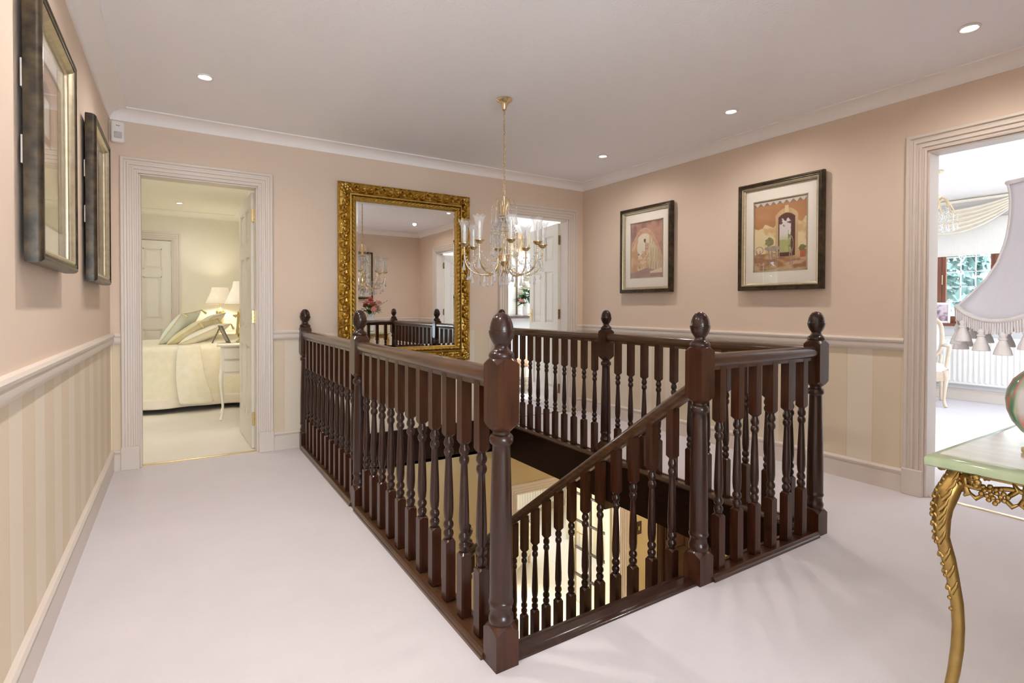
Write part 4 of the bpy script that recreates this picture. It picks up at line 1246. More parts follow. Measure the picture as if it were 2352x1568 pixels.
# ------------------------------------------------------------------ table lamp
LX, LY = 1.964, .420
tl = thing('table_lamp', 'porcelain table lamp with big white tasselled bell shade on the onyx table', 'lamp', (LX, LY, TZ+.0008))
M['silk'] = mat('white_silk_shade', (.65, .68, .79), .75, noise=(120, (.67, .70, .81), (1, 1, .05)), sheen=.3)
M['fringe'] = mat('white_cord_fringe', (.72, .72, .76), .8, noise=(60, (.78, .78, .82), (1, 1, 1)), sheen=.3)
PANEL0 = radians(157.5)     # direction of the panel that faces the landing
SP = [(0, .48), (.04, .465), (.12, .45), (.29, .455), (.465, .49), (.64, .575), (.776, .69), (.914, .875), (1, 1.0)]
RS, ZT, ZBm = .208, 1.452-TZ, 1.118-TZ
def spr(v):
    for (a, r0), (b, r1) in zip(SP, SP[1:]):
        if v <= b: return r0+(r1-r0)*smooth(0, 1, (v-a)/(b-a)) if False else r0+(r1-r0)*(v-a)/(b-a)
    return 1
def shp(u, v, out=0):
    """point on the six panel shade, u around (0..1), v down"""
    k = floor(u*6); t = u*6-k
    a0, a1 = PANEL0+(k-.5)*pi/3, PANEL0+(k+.5)*pi/3
    r = RS*spr(v)+out
    x = r*(cos(a0)*(1-t)+cos(a1)*t); y = r*(sin(a0)*(1-t)+sin(a1)*t)
    bul = 1+.045*sin(pi*t)*v
    dip = .038*v**3*(1-(2*t-1)**2)
    return (x*bul, y*bul, ZT+(ZBm-ZT)*v-dip)
sh = MB().grid(lambda u, v: shp(min(u, .99999), v), 48, 22)
sho = sh.build('lamp_shade', M['silk'], tl, 40)
md = sho.modifiers.new('thickness', 'SOLIDIFY'); md.thickness = .003
tr = MB()
tr.tube([shp(min(i/60, .99999), 0, .003) for i in range(60)], .006, 6, closed=True)
tr.build('top_braid', M['fringe'], tl, 60)
for k in range(6):
    u = (k+.0001)/6
    MB().tube([shp(u, v, .001) for v in [i/14 for i in range(15)]], .004, 6).build('seam_piping', M['fringe'], tl, 60)
tr = MB()
tr.tube([shp(min(i/96, .99999), 1, .003) for i in range(96)], .0065, 6, closed=True)
for i in range(210):
    p = Vector(shp(i/210, 1, .002))
    tr.tube([p, p+Vector((0, 0, -.018)), p+Vector((RN.uniform(-.002, .002), RN.uniform(-.002, .002), -.034-RN.uniform(0, .004)))], [.0028, .0026, .0022], 5)
tr.build('fringe', M['fringe'], tl, 60, kind='stuff')
tas = MB().lathe([(.002, 0), (.006, -.002), (.009, -.008), (.0065, -.015), (.0095, -.017), (.0095, -.020), (.0075, -.022), (.011, -.032), (.0165, -.046), (.0195, -.058), (.018, -.0595), (.001, -.059)], 14).mesh('tassel', M['fringe'], 40)
for k in range(24):
    p = shp((k+.35)/24, 1)
    link('tassel', tas, tl, (p[0]*1.0, p[1]*1.0, p[2]-.024-RN.uniform(0, .006)))
M['porc'] = paint_mat('painted_porcelain', .12, coat=.5)
prof = [(.055, .0), (.060, .004), (.060, .012), (.048, .020), (.040, .030), (.044, .042), (.062, .060), (.080, .085), (.091, .115), (.094, .145), (.090, .172), (.078, .200), (.058, .222), (.040, .236), (.032, .246), (.033, .256), (.040, .262), (.038, .268), (.020, .272)]
seg = 72
mb = MB().lathe(prof, seg, cap=False)
me = mb.mesh('porcelain_body', M['porc'], 50, fix=False)
at = me.color_attributes.new('paint', 'FLOAT_COLOR', 'POINT')
face = radians(186)
for i, (r, z) in enumerate(prof):
    for k in range(seg):
        a = 2*pi*k/seg-face
        a = (a+pi) % (2*pi)-pi
        e = hypot(a/1.05, (z-.142)/.082)
        wob = e+.05*cos(atan2((z-.142)*9, a)*12)
        c = (.80, .80, .83)
        if wob > .80:
            q = vn(k*.55, i*1.1, 3)
            c = (.16, .36, .22) if q < .45 else ((.70, .28, .26) if q < .72 else (.55, .66, .50))
        elif wob > .72: c = (.62, .70, .55)
        if z < .03 or z > .24: c = (.80, .80, .82)
        if abs(z-.008) < .005 or abs(z-.25) < .006: c = (.62, .46, .18)
        at.data[i*seg+k].color = (*c, 1)
link('porcelain_body', me, tl)
MB().lathe([(.016, .270), (.016, .285), (.008, .295), (.008, .40), (.018, .405), (.018, .45), (.006, .452), (.006, .735), (.003, .738)], 14).build('lamp_stem', M['brass'], tl, 40)
fr = MB()
for k in range(3):
    a = k*2*pi/3
    fr.tube([(.006*cos(a), .006*sin(a), .728), (.098*cos(a), .098*sin(a), .730)], .002, 5)
fr.build('shade_carrier', M['brass'], tl, 60)
MB().lathe([(.012, .46), (.02, .48), (.03, .52), (.024, .555), (.01, .568), (.002, .57)], 14).build('lamp_bulb', M['bulb'], tl, 60)

# ------------------------------------------------------------------ flowers on the onyx table (seen in the gold mirror)
M['leaf'] = mat('dark_green_leaf', (.035, .10, .03), .5, noise=(14, (.07, .17, .05), (1, 1, 1)))
M['pink'] = mat('pink_rose_petals', (.80, .34, .32), .6, noise=(20, (.88, .52, .46), (1, 1, 1)))
M['red'] = mat('dusky_red_petals', (.55, .12, .10), .6, noise=(20, (.68, .22, .17), (1, 1, 1)))
M['rose_white'] = mat('white_rose_petals', (.66, .62, .50), .6, noise=(20, (.78, .75, .64), (1, 1, 1)))
M['twig'] = mat('brown_twig', (.10, .06, .035), .7, noise=(30, (.16, .10, .06), (1, 1, 1)))
M['vase'] = mat('pale_blue_glazed_vase', (.70, .76, .80), .15, noise=(12, (.82, .85, .87), (1, 1, 1)), coat=.5)
def rose(mb, c, r, rnd):
    c = Vector(c)
    mb.ball(c, r*.45, 8, 6)
    for ring, (n, rr, lift) in enumerate(((3, .35, .25), (5, .62, .08), (6, .9, -.12))):
        for k in range(n):
            a = 2*pi*(k+.5*ring)/n+rnd.uniform(-.2, .2)
            d = Vector((cos(a), sin(a), 0)); t = Vector((-sin(a), cos(a), 0)); u = Vector((0, 0, 1))
            o = c+d*r*rr*.35-u*r*.35
            w = r*(.55+.12*ring)
            vs = []
            for i in range(4):
                for j in range(4):
                    x = (j/3-.5)*2; y = i/3
                    vs.append(o+t*w*x*(.45+.55*sin(pi*min(1, y*.8+.12)))+d*(r*rr*(.2+.8*y*y)-r*.25*x*x*(1-.3*y))+u*(r*(.95-.25*ring)*y+r*lift*y*y))
            mb.add(vs, [(i*4+j, i*4+j+1, (i+1)*4+j+1, (i+1)*4+j) for i in range(3) for j in range(3)])
def leafblade(mb, c, d, L, w):
    c, d = Vector(c), Vector(d).normalized()
    t = d.cross(Vector((0, 0, 1)))
    t = t.normalized() if t.length > 1e-3 else Vector((1, 0, 0))
    n = t.cross(d)
    vs = [c]
    for s in (.3, .6, .85):
        ww = w*sin(pi*min(.98, s*.9+.05))
        q = c+d*L*s-Vector((0, 0, 1))*L*.25*s*s
        vs += [q-t*ww+n*ww*.25, q, q+t*ww+n*ww*.25]
    vs.append(c+d*L-Vector((0, 0, 1))*L*.25)
    mb.add(vs, [(0, 1, 2), (0, 2, 3), (1, 4, 5, 2), (2, 5, 6, 3), (4, 7, 8, 5), (5, 8, 9, 6), (7, 10, 8), (8, 10, 9)])
def bouquet(label, loc, scale, vase_prof, vase_mat, flowers, nleaf, rnd, twigs=0, group=None):
    t = thing('flower_vase', label, 'vase', loc, group=group)
    MB().lathe([(r*scale, z*scale) for r, z in vase_prof], 20).build('vase', vase_mat, t, 40)
    zt = vase_prof[-1][1]*scale
    lf = MB()
    for i in range(nleaf):
        a = rnd.uniform(0, 2*pi); e = rnd.uniform(-.2, 1.1)
        o = Vector((cos(a)*.05*scale, sin(a)*.05*scale, zt+rnd.uniform(.0, .14)*scale))
        leafblade(lf, o, (cos(a)*cos(e), sin(a)*cos(e), sin(e)), rnd.uniform(.07, .13)*scale, .022*scale)
    lf.build('foliage', M['leaf'], t, 60, kind='stuff')
    for (x, y, z, r, mt) in flowers:
        mb = MB(); p = (x*scale, y*scale, zt+z*scale)
        mb2 = MB().tube([(x*.2*scale, y*.2*scale, zt-.05*scale), p], .003*scale, 5)
        rose(mb, p, r*scale, rnd)
        fl = mb.build('rose', mt, t, 60)
        mb2.build('stem', M['leaf'], fl, 60)
    for i in range(twigs):
        a = rnd.uniform(-.4, .6) if i == 0 else rnd.uniform(0, 2*pi)
        p = [Vector((0, 0, zt)), Vector((cos(a)*.1, sin(a)*.1, zt/scale+.10))*scale if False else Vector((cos(a)*.1*scale, sin(a)*.1*scale, zt+.1*scale)), Vector((cos(a)*.24*scale, sin(a)*.24*scale, zt+.19*scale))]
        mb = MB().tube(p, [.003, .0025, .001], 5)
        for k in range(9):
            q = p[1].lerp(p[2], k/8)
            mb.ball(q+Vector((rnd.uniform(-.01, .01), rnd.uniform(-.01, .01), rnd.uniform(-.01, .01))), .006, 6, 4)
        mb.build('twig', M['twig'], t, 60)
    return t
VP = [(.035, 0), (.05, .004), (.052, .012), (.046, .03), (.058, .08), (.068, .13), (.060, .18), (.044, .21), (.050, .235), (.058, .245)]
rnd = random.Random(5)
FL = [(.07, .02, .10, .055, M['pink']), (.0, .08, .14, .05, M['red']), (-.06, .03, .17, .05, M['pink']), (.05, -.07, .08, .055, M['rose_white']), (-.05, -.06, .12, .05, M['red']), (.11, .06, .16, .04, M['pink']), (.0, .0, .20, .05, M['red']), (.12, -.02, .06, .045, M['rose_white']), (.02, .10, .06, .055, M['pink'])]
bouquet('pale vase of pink and red roses on the onyx table, seen in the gold mirror', (2.66, .33, TZ+.0008), 1.15, VP, M['vase'], FL, 34, rnd, 3)

# ================================================================== BEDROOM
M['quilt'] = mat('cream_jacquard_bedspread', (.84, .77, .58), .75, noise=(16, (.89, .83, .68), (1, 1, 1)), bump=(26, .35, (1, 1, 1)), sheen=.3)
M['hem'] = mat('pale_pink_satin_hem', (.84, .74, .62), .5, noise=(6, (.88, .79, .68), (1, 1, 1)))
M['divan'] = mat('dark_divan_fabric', (.10, .08, .06), .9, noise=(50, (.14, .11, .08), (1, 1, 1)))
M['ivorypaint'] = mat('ivory_furniture_paint', (.84, .78, .64), .4, noise=(4, (.87, .82, .69), (1, 1, 1)))
bd = thing('bed', 'double bed with its head at the bedroom right wall, under a cream bedspread', 'bed', (-.25, 7.35, 0))
MB().cham(-1.0, 1.02, -.72, .76, .08, .40, .03).build('divan_base', M['divan'], bd)
MB().cham(-1.0, 1.02, -.74, .78, .40, .64, .06).build('mattress', M['hem'], bd)
for sx in (-.9, .9):
    for sy in (-.65, .65):
        MB().lathe([(.03, 0), (.035, .04), (.03, .085)], 12, (sx, sy)).build('foot', M['divan'], bd)
bs = thing('bedspread', 'cream jacquard bedspread with pale hem draped over the bed', 'bedspread', (-.25, 7.35, .045))
def spread(u, v):
    """u along the bed, v from the near hem over the top to the far hem"""
    x = -1.04+2.06*u
    s = v*3.06
    bumpy = .012*fbm(x*5, s*4, 2)
    if s < .62:
        z = .012+s
        f = (1-s/.62)
        y = -.80+.05*s/.62*.6-f*(.022*sin(x*7+1)+.014*sin(x*15))+.01*fbm(x*4, s*4)
        return (x, y, z+.0)
    s2 = s-.62
    if s2 < 1.62:
        t = s2/1.62
        puff = .022*sin(pi*t)**.4
        head = .055*smooth(.60, .85, u)
        return (x, -.755+1.58*t, .632+puff+bumpy+head*sin(pi*min(1, t*1.1+.05))**.5)
    s3 = s-.62-1.62
    return (x, .83+.03*sin(x*8), .632-s3*.75)
mb = MB().grid(spread, 60, 90)
sp_ = mb.build('cover', M['quilt'], bs, 80)
md = sp_.modifiers.new('thickness', 'SOLIDIFY'); md.thickness = .006
hm = MB().grid(lambda u, v: (lambda p: (p[0], p[1]-.004, p[2]))(spread(u, v*.034)), 60, 6)
h_ = hm.build('hem_band', M['hem'], bs, 80)
md = h_.modifiers.new('thickness', 'SOLIDIFY'); md.thickness = .004
def fold(u, v):
    # loose corner of the spread hanging as one fat fold
    z = .66-.61*v
    w = .10+.06*v
    a = pi*u
    cx = .35-.03*v+.10*v*v
    return (cx-w*cos(a), -.785-.03*v-(.045+.05*v)*sin(a), z)
fo = MB().grid(fold, 16, 24).build('corner_fold', M['quilt'], bs, 80)
md = fo.modifiers.new('thickness', 'SOLIDIFY'); md.thickness = .006
# pillows
def pillow(label, loc, rot, w, h, t, material, tassel=True, piping=None):
    o = thing('pillow', label, 'pillow', loc, rot, 'scatter pillows on the bed')
    def P(side):
        def fn(u, v):
            a, b = u*2-1, v*2-1
            k = (1-abs(a)**2.6)*(1-abs(b)**2.6)
            pin = 1-.08*(1-abs(b)**2) if False else 1
            x = w/2*a*(1-.07*(1-b*b)*abs(a)); y = h/2*b*(1-.07*(1-a*a)*abs(b))
            return (x, y, side*t/2*max(0, k)**.45*(1-.1*fbm(u*5, v*5, 3)))
        return fn
    mb = MB().grid(P(1), 16, 16).grid(P(-1), 16, 16)
    mb.build('cushion', material, o, 80)
    pr = []
    n = 14
    for (a0, b0, a1, b1) in ((-1, -1, 1, -1), (1, -1, 1, 1), (1, 1, -1, 1), (-1, 1, -1, -1)):
        for i in range(n):
            a, b = a0+(a1-a0)*i/n, b0+(b1-b0)*i/n
            pr.append((w/2*a*(1-.07*(1-b*b)*abs(a)), h/2*b*(1-.07*(1-a*a)*abs(b)), 0))
    MB().tube(pr, .006, 6, closed=True).build('piping', piping or M['champfab'], o, 60)
    if tassel:
        for a in (-1, 1):
            for b in (-1, 1):
                MB().lathe([(.003, .0), (.010, -.012), (.007, -.02), (.012, -.045), (.013, -.07), (.001, -.071)], 10, (a*w/2, b*h/2)).build('tassel', M['champfab'], o, 50)
    return o
M['champfab'] = mat('gold_cord', (.62, .50, .26), .5, noise=(60, (.74, .62, .36), (1, 1, 1)), sheen=.3)
M['pil_blue'] = mat('pale_duck_egg_silk', (.72, .76, .68), .5, noise=(14, (.78, .80, .72), (1, 1, 1)), sheen=.4)
M['pil_gold'] = mat('gold_silk', (.72, .62, .36), .4, noise=(10, (.82, .74, .50), (1, 5, 1)), sheen=.4)
M['pil_cream'] = mat('cream_quilted_silk', (.84, .78, .65), .5, noise=(14, (.88, .83, .71), (1, 1, 1)), sheen=.4)
pillow('pale duck egg silk pillow with gold piping, standing at the back of the heap', (.02, 7.05, .885), (radians(8), radians(-52), radians(-32)), .44, .44, .15, M['pil_blue'])
pillow('gold silk pillow with tassels in the middle of the heap', (.14, 6.98, .835), (radians(5), radians(-34), radians(-30)), .44, .42, .14, M['pil_gold'])
pillow('cream quilted pillow lying in front of the heap', (.26, 6.86, .81), (radians(4), radians(-25), radians(-26)), .44, .40, .13, M['pil_cream'])
pillow('plain cream pillow half hidden behind the gold pillow', (.26, 7.22, .875), (radians(6), radians(-40), radians(-25)), .46, .42, .14, M['pil_cream'], False)
# bedside tables
def bedside(label, loc, rot=0):
    t = thing('bedside_table', label, 'bedside table', loc, rot, 'ivory bedside tables')
    slab(-.225, .225, -.225, .225, [(.006, .725), (0, .732), (0, .742), (.008, .750), (.02, .752)]).build('top', M['ivorypaint'], t, 40)
    MB().cham(-.195, .195, -.195, .195, .46, .725, .008).build('drawer_box', M['ivorypaint'], t)
    for z0 in (.475, .60):
        dr = MB().cham(-.165, .165, -.206, -.195, z0, z0+.11, .004).build('drawer', M['ivorypaint'], t)
        MB().ball((0, -.215, z0+.055), .012, 10, 6).build('knob', M['brass'], dr, 60)
    for a in range(4):
        ap = MB()
        n = 12; vs = []
        c_, s_ = round(cos(a*pi/2)), round(sin(a*pi/2))
        for i in range(n+1):
            x = -.19+.38*i/n
            zb = .455-.035*abs(x/.19)**1.5-.012*cos(x/.19*2*pi)
            for y in (-.196, -.180):
                for z in (zb, .47):
                    vs.append((x*c_-y*s_, x*s_+y*c_, z))
        fs = []
        for i in range(n):
            b = i*4
            fs += [(b, b+4, b+5, b+1), (b+2, b+3, b+7, b+6), (b, b+2, b+6, b+4), (b+1, b+5, b+7, b+3)]
        ap.add(vs, fs).build('apron', M['ivorypaint'], t)
    for sx in (-1, 1):
        for sy in (-1, 1):
            D = Vector((sx, sy, 0)).normalized()
            P = [(0, .50, .020), (.010, .45, .022), (.016, .40, .020), (.012, .33, .0155), (.002, .24, .0125), (-.006, .15, .0112), (-.004, .08, .011), (.008, .035, .0125), (.020, .014, .015), (.024, .006, .012)]
            MB().tube([Vector((sx*.18, sy*.18, 0))+D*o+Vector((0, 0, z)) for o, z, r in P], [r for o, z, r in P], 10).build('leg', M['ivorypaint'], t, 60)
    return t
bedside('ivory bedside table with slim curved legs in front of the bed', (.555, 6.05, 0), radians(-4))
bedside('ivory bedside table on the far side of the bed', (.54, 8.49, 0), 0)
def bedlamp(label, loc, prof, bmat, rb, rt_, z0, z1, fluted=False):
    t = thing('bedside_lamp', label, 'lamp', loc, group='bedside lamps')
    if fluted:
        def fn(u, v):
            i = v*(len(prof)-1); k = min(int(i), len(prof)-2); q = i-k
            r = prof[k][0]+(prof[k+1][0]-prof[k][0])*q; z = prof[k][1]+(prof[k+1][1]-prof[k][1])*q
            r *= 1+(.07*abs(cos(8*pi*u))-.035 if .08 < z < .30 else 0)
            return (r*cos(2*pi*u), r*sin(2*pi*u), z)
        MB().grid(fn, 64, 24, closeu=True).build('base', bmat, t, 60)
    else:
        MB().lathe(prof, 16).build('base', bmat, t, 40)
    sh = MB().lathe([(rb, z0), (rb-(rb-rt_)*.35, z0+(z1-z0)*.3), (rt_+.012, z0+(z1-z0)*.75), (rt_, z1)], 28, cap=False).build('lamp_shade', M['bshade'], t, 60)
    md = sh.modifiers.new('thickness', 'SOLIDIFY'); md.thickness = .003
    MB().tube([((rb)*cos(a), rb*sin(a), z0) for a in [2*pi*i/30 for i in range(30)]], .004, 6, closed=True).build('shade_braid', M['champfab'], t, 60)
    MB().lathe([(.006, prof[-1][1]-.01), (.006, z1-.01), (.002, z1)], 10).build('stem', M['brass'], t)
    l = lamp('bedside_lamp_light', 'POINT', (0.03, 0, (z0+z1)/2), 8, (1, .88, .70), shadow_soft_size=.04)
    l.parent = t
    return t
M['bshade'] = mat('floral_cream_lamp_shade', (.86, .80, .70), .8, noise=(16, (.80, .70, .60), (1, 1, 1)), emit=(1, .86, .66), es=.25)
M['lampgold'] = mat('gold_fluted_glass', (.80, .62, .25), .2, .85, noise=(9, (.88, .76, .42), (1, 1, 1)))
bedlamp('table lamp with a fluted gold base and pale floral shade on the near bedside table', (.585, 6.07, .7525), [(.085, 0), (.088, .012), (.06, .028), (.058, .045), (.082, .06), (.086, .08), (.078, .16), (.070, .29), (.072, .31), (.03, .335), (.014, .35)], M['lampgold'], .19, .105, .385, .62, True)
bedlamp('table lamp with a slim pierced gold base and floral shade on the far bedside table', (.50, 8.44, .7525), [(.06, 0), (.062, .01), (.042, .025), (.036, .05), (.040, .10), (.052, .27), (.056, .285), (.050, .30), (.03, .33), (.012, .35)], M['lampgold'], .185, .10, .40, .63)
# photo frame on bedside
pf = thing('photo_frame', 'small dark photo frame propped on the near bedside table', 'photo frame', (.43, 6.03, .7525), radians(100))
M['pewter'] = mat('dark_pewter', (.14, .13, .11), .35, .7, noise=(30, (.22, .2, .17), (1, 1, 1)))
p = MB()
for x0, x1, z0, z1 in ((-.07, -.052, 0, .19), (.052, .07, 0, .19), (-.052, .052, 0, .018), (-.052, .052, .172, .19)):
    p.cham(x0, x1, -.006, .006, z0, z1, .003)
p.xf(Matrix.Rotation(radians(-24), 4, 'X')); p.build('frame', M['pewter'], pf)
MB().box(-.052, .052, -.001, .003, .018, .172).xf(Matrix.Rotation(radians(-24), 4, 'X')).build('photo', mat('sepia_photo', (.5, .42, .32), .4, noise=(12, (.25, .2, .16), (1, 1, 1))), pf)
MB().cham(-.02, .02, .0, .004, .0, .17, .001).xf(Matrix.Translation((0, .145, 0)) @ Matrix.Rotation(radians(24), 4, 'X')).build('strut', M['pewter'], pf)
# picture on the bedroom wall
bp = thing('wall_picture', 'narrow gilt framed picture on the bedroom right wall', 'picture', (.799, 7.9, 1.30), -pi/2)
p = MB()
for x0, x1, z0, z1 in ((-.25, -.22, 0, .75), (.22, .25, 0, .75), (-.22, .22, 0, .03), (-.22, .22, .72, .75)):
    p.cham(x0, x1, -.03, 0, z0, z1, .004)
p.build('frame', M['frame_silver'], bp)
painted_plane('print', bp, .44, .69, -.012, art_street, 24, 36, M['print'], 0, .375)
downlight(.024, 8.0, ZC, 'recessed downlight in the bedroom ceiling', 15, (1, .93, .83), 'recessed bedroom downlights')
downlight(-.9, 6.2, ZC, 'recessed downlight over the foot of the bed', 15, (1, .93, .83), 'recessed bedroom downlights')
downlight(-.2, 5.3, ZC, 'recessed downlight just inside the bedroom door', 15, (1, .93, .83), 'recessed bedroom downlights')

# ================================================================== BACK ROOM (behind the far right door)
vb = thing('venetian_blind', 'white venetian blind over the back room window', 'blind', ((W2[0]+W2[1])/2, 6.955, W2[2]+.01))
M['slat'] = mat('white_blind_slat', (.86, .85, .82), .45, noise=(3, (.9, .89, .86), (1, 1, 1)))
hw = (W2[1]-W2[0])/2-.02
slat = MB().box(-hw, hw, -.012, .012, -.001, .001).xf(Matrix.Rotation(radians(58), 4, 'X')).mesh('slat', M['slat'])
for k in range(40):
    link('slat', slat, vb, (0, 0, .03+k*.0225))
MB().box(-hw, hw, -.018, .018, .935, .965).build('head_rail', M['slat'], vb)
MB().box(-hw, hw, -.012, .012, .0, .016).build('bottom_rail', M['slat'], vb)
M['tape'] = mat('brown_ladder_tape', (.25, .17, .10), .7, noise=(20, (.32, .22, .14), (1, 1, 1)))
for x in (-hw*.72, -hw*.05, hw*.62):
    MB().box(x-.018, x+.018, -.0155, -.0145, .01, .94).build('ladder_tape', M['tape'], vb)
WP = [(.03, 0), (.045, .004), (.052, .03), (.056, .07), (.052, .11), (.042, .14), (.046, .155)]
rnd = random.Random(9)
FL2 = [(.06, -.04, .16, .06, M['rose_white']), (-.05, -.05, .20, .062, M['rose_white']), (.0, -.02, .30, .065, M['rose_white']), (.09, .0, .25, .05, M['rose_white']), (-.09, -.01, .12, .05, M['rose_white']), (.02, -.08, .08, .058, M['rose_white']), (-.10, -.03, .03, .045, M['pink']), (.10, -.03, .36, .05, M['rose_white'])]
bouquet('white vase of white roses on the dark sill of the back room window', (4.58, 6.83, W2[2]+.0025), 1.25, WP, M['white'], FL2, 80, rnd)
# curtain swag above the window
M['tan'] = mat('tan_curtain_fabric', (.62, .48, .30), .8, noise=(9, (.70, .56, .38), (1, 1, 1)), sheen=.3)
cv = thing('pelmet_curtain', 'tan gathered pelmet curtain above the back room window', 'curtain', ((W2[0]+W2[1])/2, 6.91, 1.87))
def pelm(u, v):
    x = (u*2-1)*.80
    dr = .10+.12*abs(cos(u*pi*2.5))
    return (x, -.02-.025*sin(u*70)*(.3+v), .40-(.40-.12+dr-.1)*v*(.6+.4*abs(cos(u*pi*2.5))))
c_ = MB().grid(pelm, 120, 10).build('pelmet', M['tan'], cv, 80)
md = c_.modifiers.new('thickness', 'SOLIDIFY'); md.thickness = .004
for x in (-.48, 0, .48):
    b = MB()
    for s in (-1, 1):
        b.ball((x+s*.05, -.06, .33), .05, 10, 8, (1, .5, .6))
        b.tube([(x, -.06, .32), (x+s*.03, -.07, .24), (x+s*.06, -.06, .15)], [.012, .022, .03], 8, flat=.35)
    b.ball((x, -.075, .33), .024, 8, 6)
    b.build('bow', M['tan'], cv, 70)
# upholstered stool
st = thing('upholstered_stool', 'low stool with peach seat and patterned skirt just inside the far right door', 'stool', (3.98, 5.95, 0), radians(10))
M['peach'] = mat('peach_seat_fabric', (.82, .50, .32), .8, noise=(12, (.88, .60, .42), (1, 1, 1)))
M['skirt'] = mat('cream_stool_cover', (.80, .74, .62), .8, noise=(7, (.84, .79, .68), (1, 1, 1)))
M['wicker'] = mat('brown_scroll_weave', (.26, .20, .12), .7, noise=(26, (.6, .54, .42), (1, 1, 3)))
MB().cham(-.24, .24, -.24, .24, .34, .43, .035).build('seat_pad', M['peach'], st)
MB().cham(-.23, .23, -.23, .23, .20, .345, .012).build('skirt', M['skirt'], st)
MB().cham(-.235, .235, -.235, .235, .10, .20, .015).build('woven_band', M['wicker'], st)
for sx in (-.2, .2):
    for sy in (-.2, .2):
        MB().lathe([(.018, 0), (.024, .03), (.018, .06), (.022, .105)], 10, (sx, sy)).build('foot', M['wicker'], st)

# ================================================================== RIGHT ROOM
M['gildwood'] = mat('pale_gilded_wood', (.62, .47, .34), .45, noise=(9, (.72, .60, .48), (1, 1, 1)))
M['uphol'] = mat('white_damask_upholstery', (.84, .83, .81), .85, noise=(18, (.88, .87, .86), (1, 1, 1)), sheen=.2)
def french_armchair(label, loc, rot):
    t = thing('armchair', label, 'armchair', loc, rot)
    # local: front = -y
    w, dp = .30, .27
    def seat(u, v):
        a, b = u*2-1, v*2-1
        return (w*a*(1-.10*(b > 0)*b), dp*b, .43+.055*max(0, (1-abs(a)**3)*(1-abs(b)**3))**.5)
    MB().grid(seat, 18, 18).box(-w*.92, w*.92, -dp, dp, .385, .432).build('seat', M['uphol'], t, 60)
    def apr(p0, p1, nm):
        p0, p1 = Vector(p0), Vector(p1)
        n = 12; mb = MB(); vs = []
        d_ = (p1-p0).normalized(); o = Vector((d_.y, -d_.x, 0))*.018
        for i in range(n+1):
            q = p0.lerp(p1, i/n); s = abs(i/n*2-1)
            zb = .335-.035*s*s+.018*cos(s*pi*1.5)
            for k in (-1, 1):
                for z in (zb, .40):
                    vs.append(q+o*k*.6+Vector((0, 0, z)))
        fs = []
        for i in range(n):
            b = i*4
            fs += [(b, b+4, b+5, b+1), (b+2, b+3, b+7, b+6), (b, b+2, b+6, b+4), (b+1, b+5, b+7, b+3)]
        mb.add(vs, fs).build('seat_rail', M['gildwood'], t)
    apr((-w, -dp, 0), (w, -dp, 0), 0); apr((-w, dp, 0), (-w, -dp, 0), 0); apr((w, -dp, 0), (w, dp, 0), 0); apr((w*.9, dp, 0), (-w*.9, dp, 0), 0)
    for sx in (-1, 1):
        D = Vector((sx, -1, 0)).normalized()
        P = [(0, .41, .030), (.012, .37, .031), (.018, .33, .028), (.012, .26, .022), (.002, .18, .018), (-.004, .10, .0155), (.004, .045, .017), (.018, .015, .021), (.022, .005, .016)]
        MB().tube([Vector((sx*(w-.02), -dp+.02, 0))+D*o+Vector((0, 0, z)) for o, z, r in P], [r for o, z, r in P], 10).build('leg', M['gildwood'], t, 60)
        P = [(0, .42, .022), (.0, .34, .021), (.012, .24, .018), (.028, .13, .017), (.05, .03, .018), (.055, .005, .017)]
        MB().tube([Vector((sx*(w*.88-.02), dp-.01+o, z)) for o, z, r in P], [r for o, z, r in P], 10).build('leg', M['gildwood'], t, 60)
        A = [(sx*(w*.86), dp+.01, .67), (sx*(w*.98), dp-.10, .675), (sx*(w*1.06), dp-.25, .665), (sx*(w*1.07), dp-.34, .655), (sx*(w*1.05), dp-.36, .63), (sx*(w*1.02), dp-.33, .57), (sx*(w*1.0), dp-.36, .50), (sx*(w*.98), dp-.39, .42)]
        ar = MB().tube(A, [.016, .017, .020, .022, .021, .019, .021, .022], 10).build('arm', M['gildwood'], t, 60)
        MB().tube([(sx*(w*.93), dp-.06, .692), (sx*(w*1.01), dp-.15, .692), (sx*(w*1.05), dp-.24, .684)], [.018, .026, .018], 10).build('arm_pad', M['uphol'], ar, 60)
    # back: raked oval-cornered frame
    bw, z0, z1 = .25, .52, 1.00
    pts = []
    for i in range(40):
        a = 2*pi*i/40
        ca, sa = cos(a), sin(a)
        x = bw*abs(ca)**.55*(1 if ca > 0 else -1); z = (z0+z1)/2+(z1-z0)/2*abs(sa)**.6*(1 if sa > 0 else -1)
        if sa > .5: z += .03*(1-abs(x/bw))
        pts.append((x, dp+.01+.16*(z-.45), z))
    bk = MB().tube(pts, .021, 8, closed=True).build('back_frame', M['gildwood'], t, 60)
    for sx in (-1, 1):
        MB().tube([(sx*bw*.93, dp, .42), (sx*bw*.98, dp+.02, .56)], .02, 8).build('back_post', M['gildwood'], bk, 60)
    mb = MB()
    def bkf(s):
        def fn(u, v):
            a = 2*pi*u; ca, sa = cos(a), sin(a); r = v*.93
            x = bw*r*abs(ca)**.55*(1 if ca > 0 else -1); z = (z0+z1)/2+(z1-z0)/2*r*abs(sa)**.6*(1 if sa > 0 else -1)
            return (x, dp+.01+.16*(z-.45)+s*.03*(1-v*v), z)
        return fn
    mb.grid(bkf(-1), 32, 8, closeu=True).grid(bkf(.6), 32, 8, closeu=True)
    mb.build('backrest', M['uphol'], t, 60)
    return t
french_armchair('pale gilded armchair with white upholstery beside the radiator in the right room', (7.45, 2.78, 0), radians(-72))
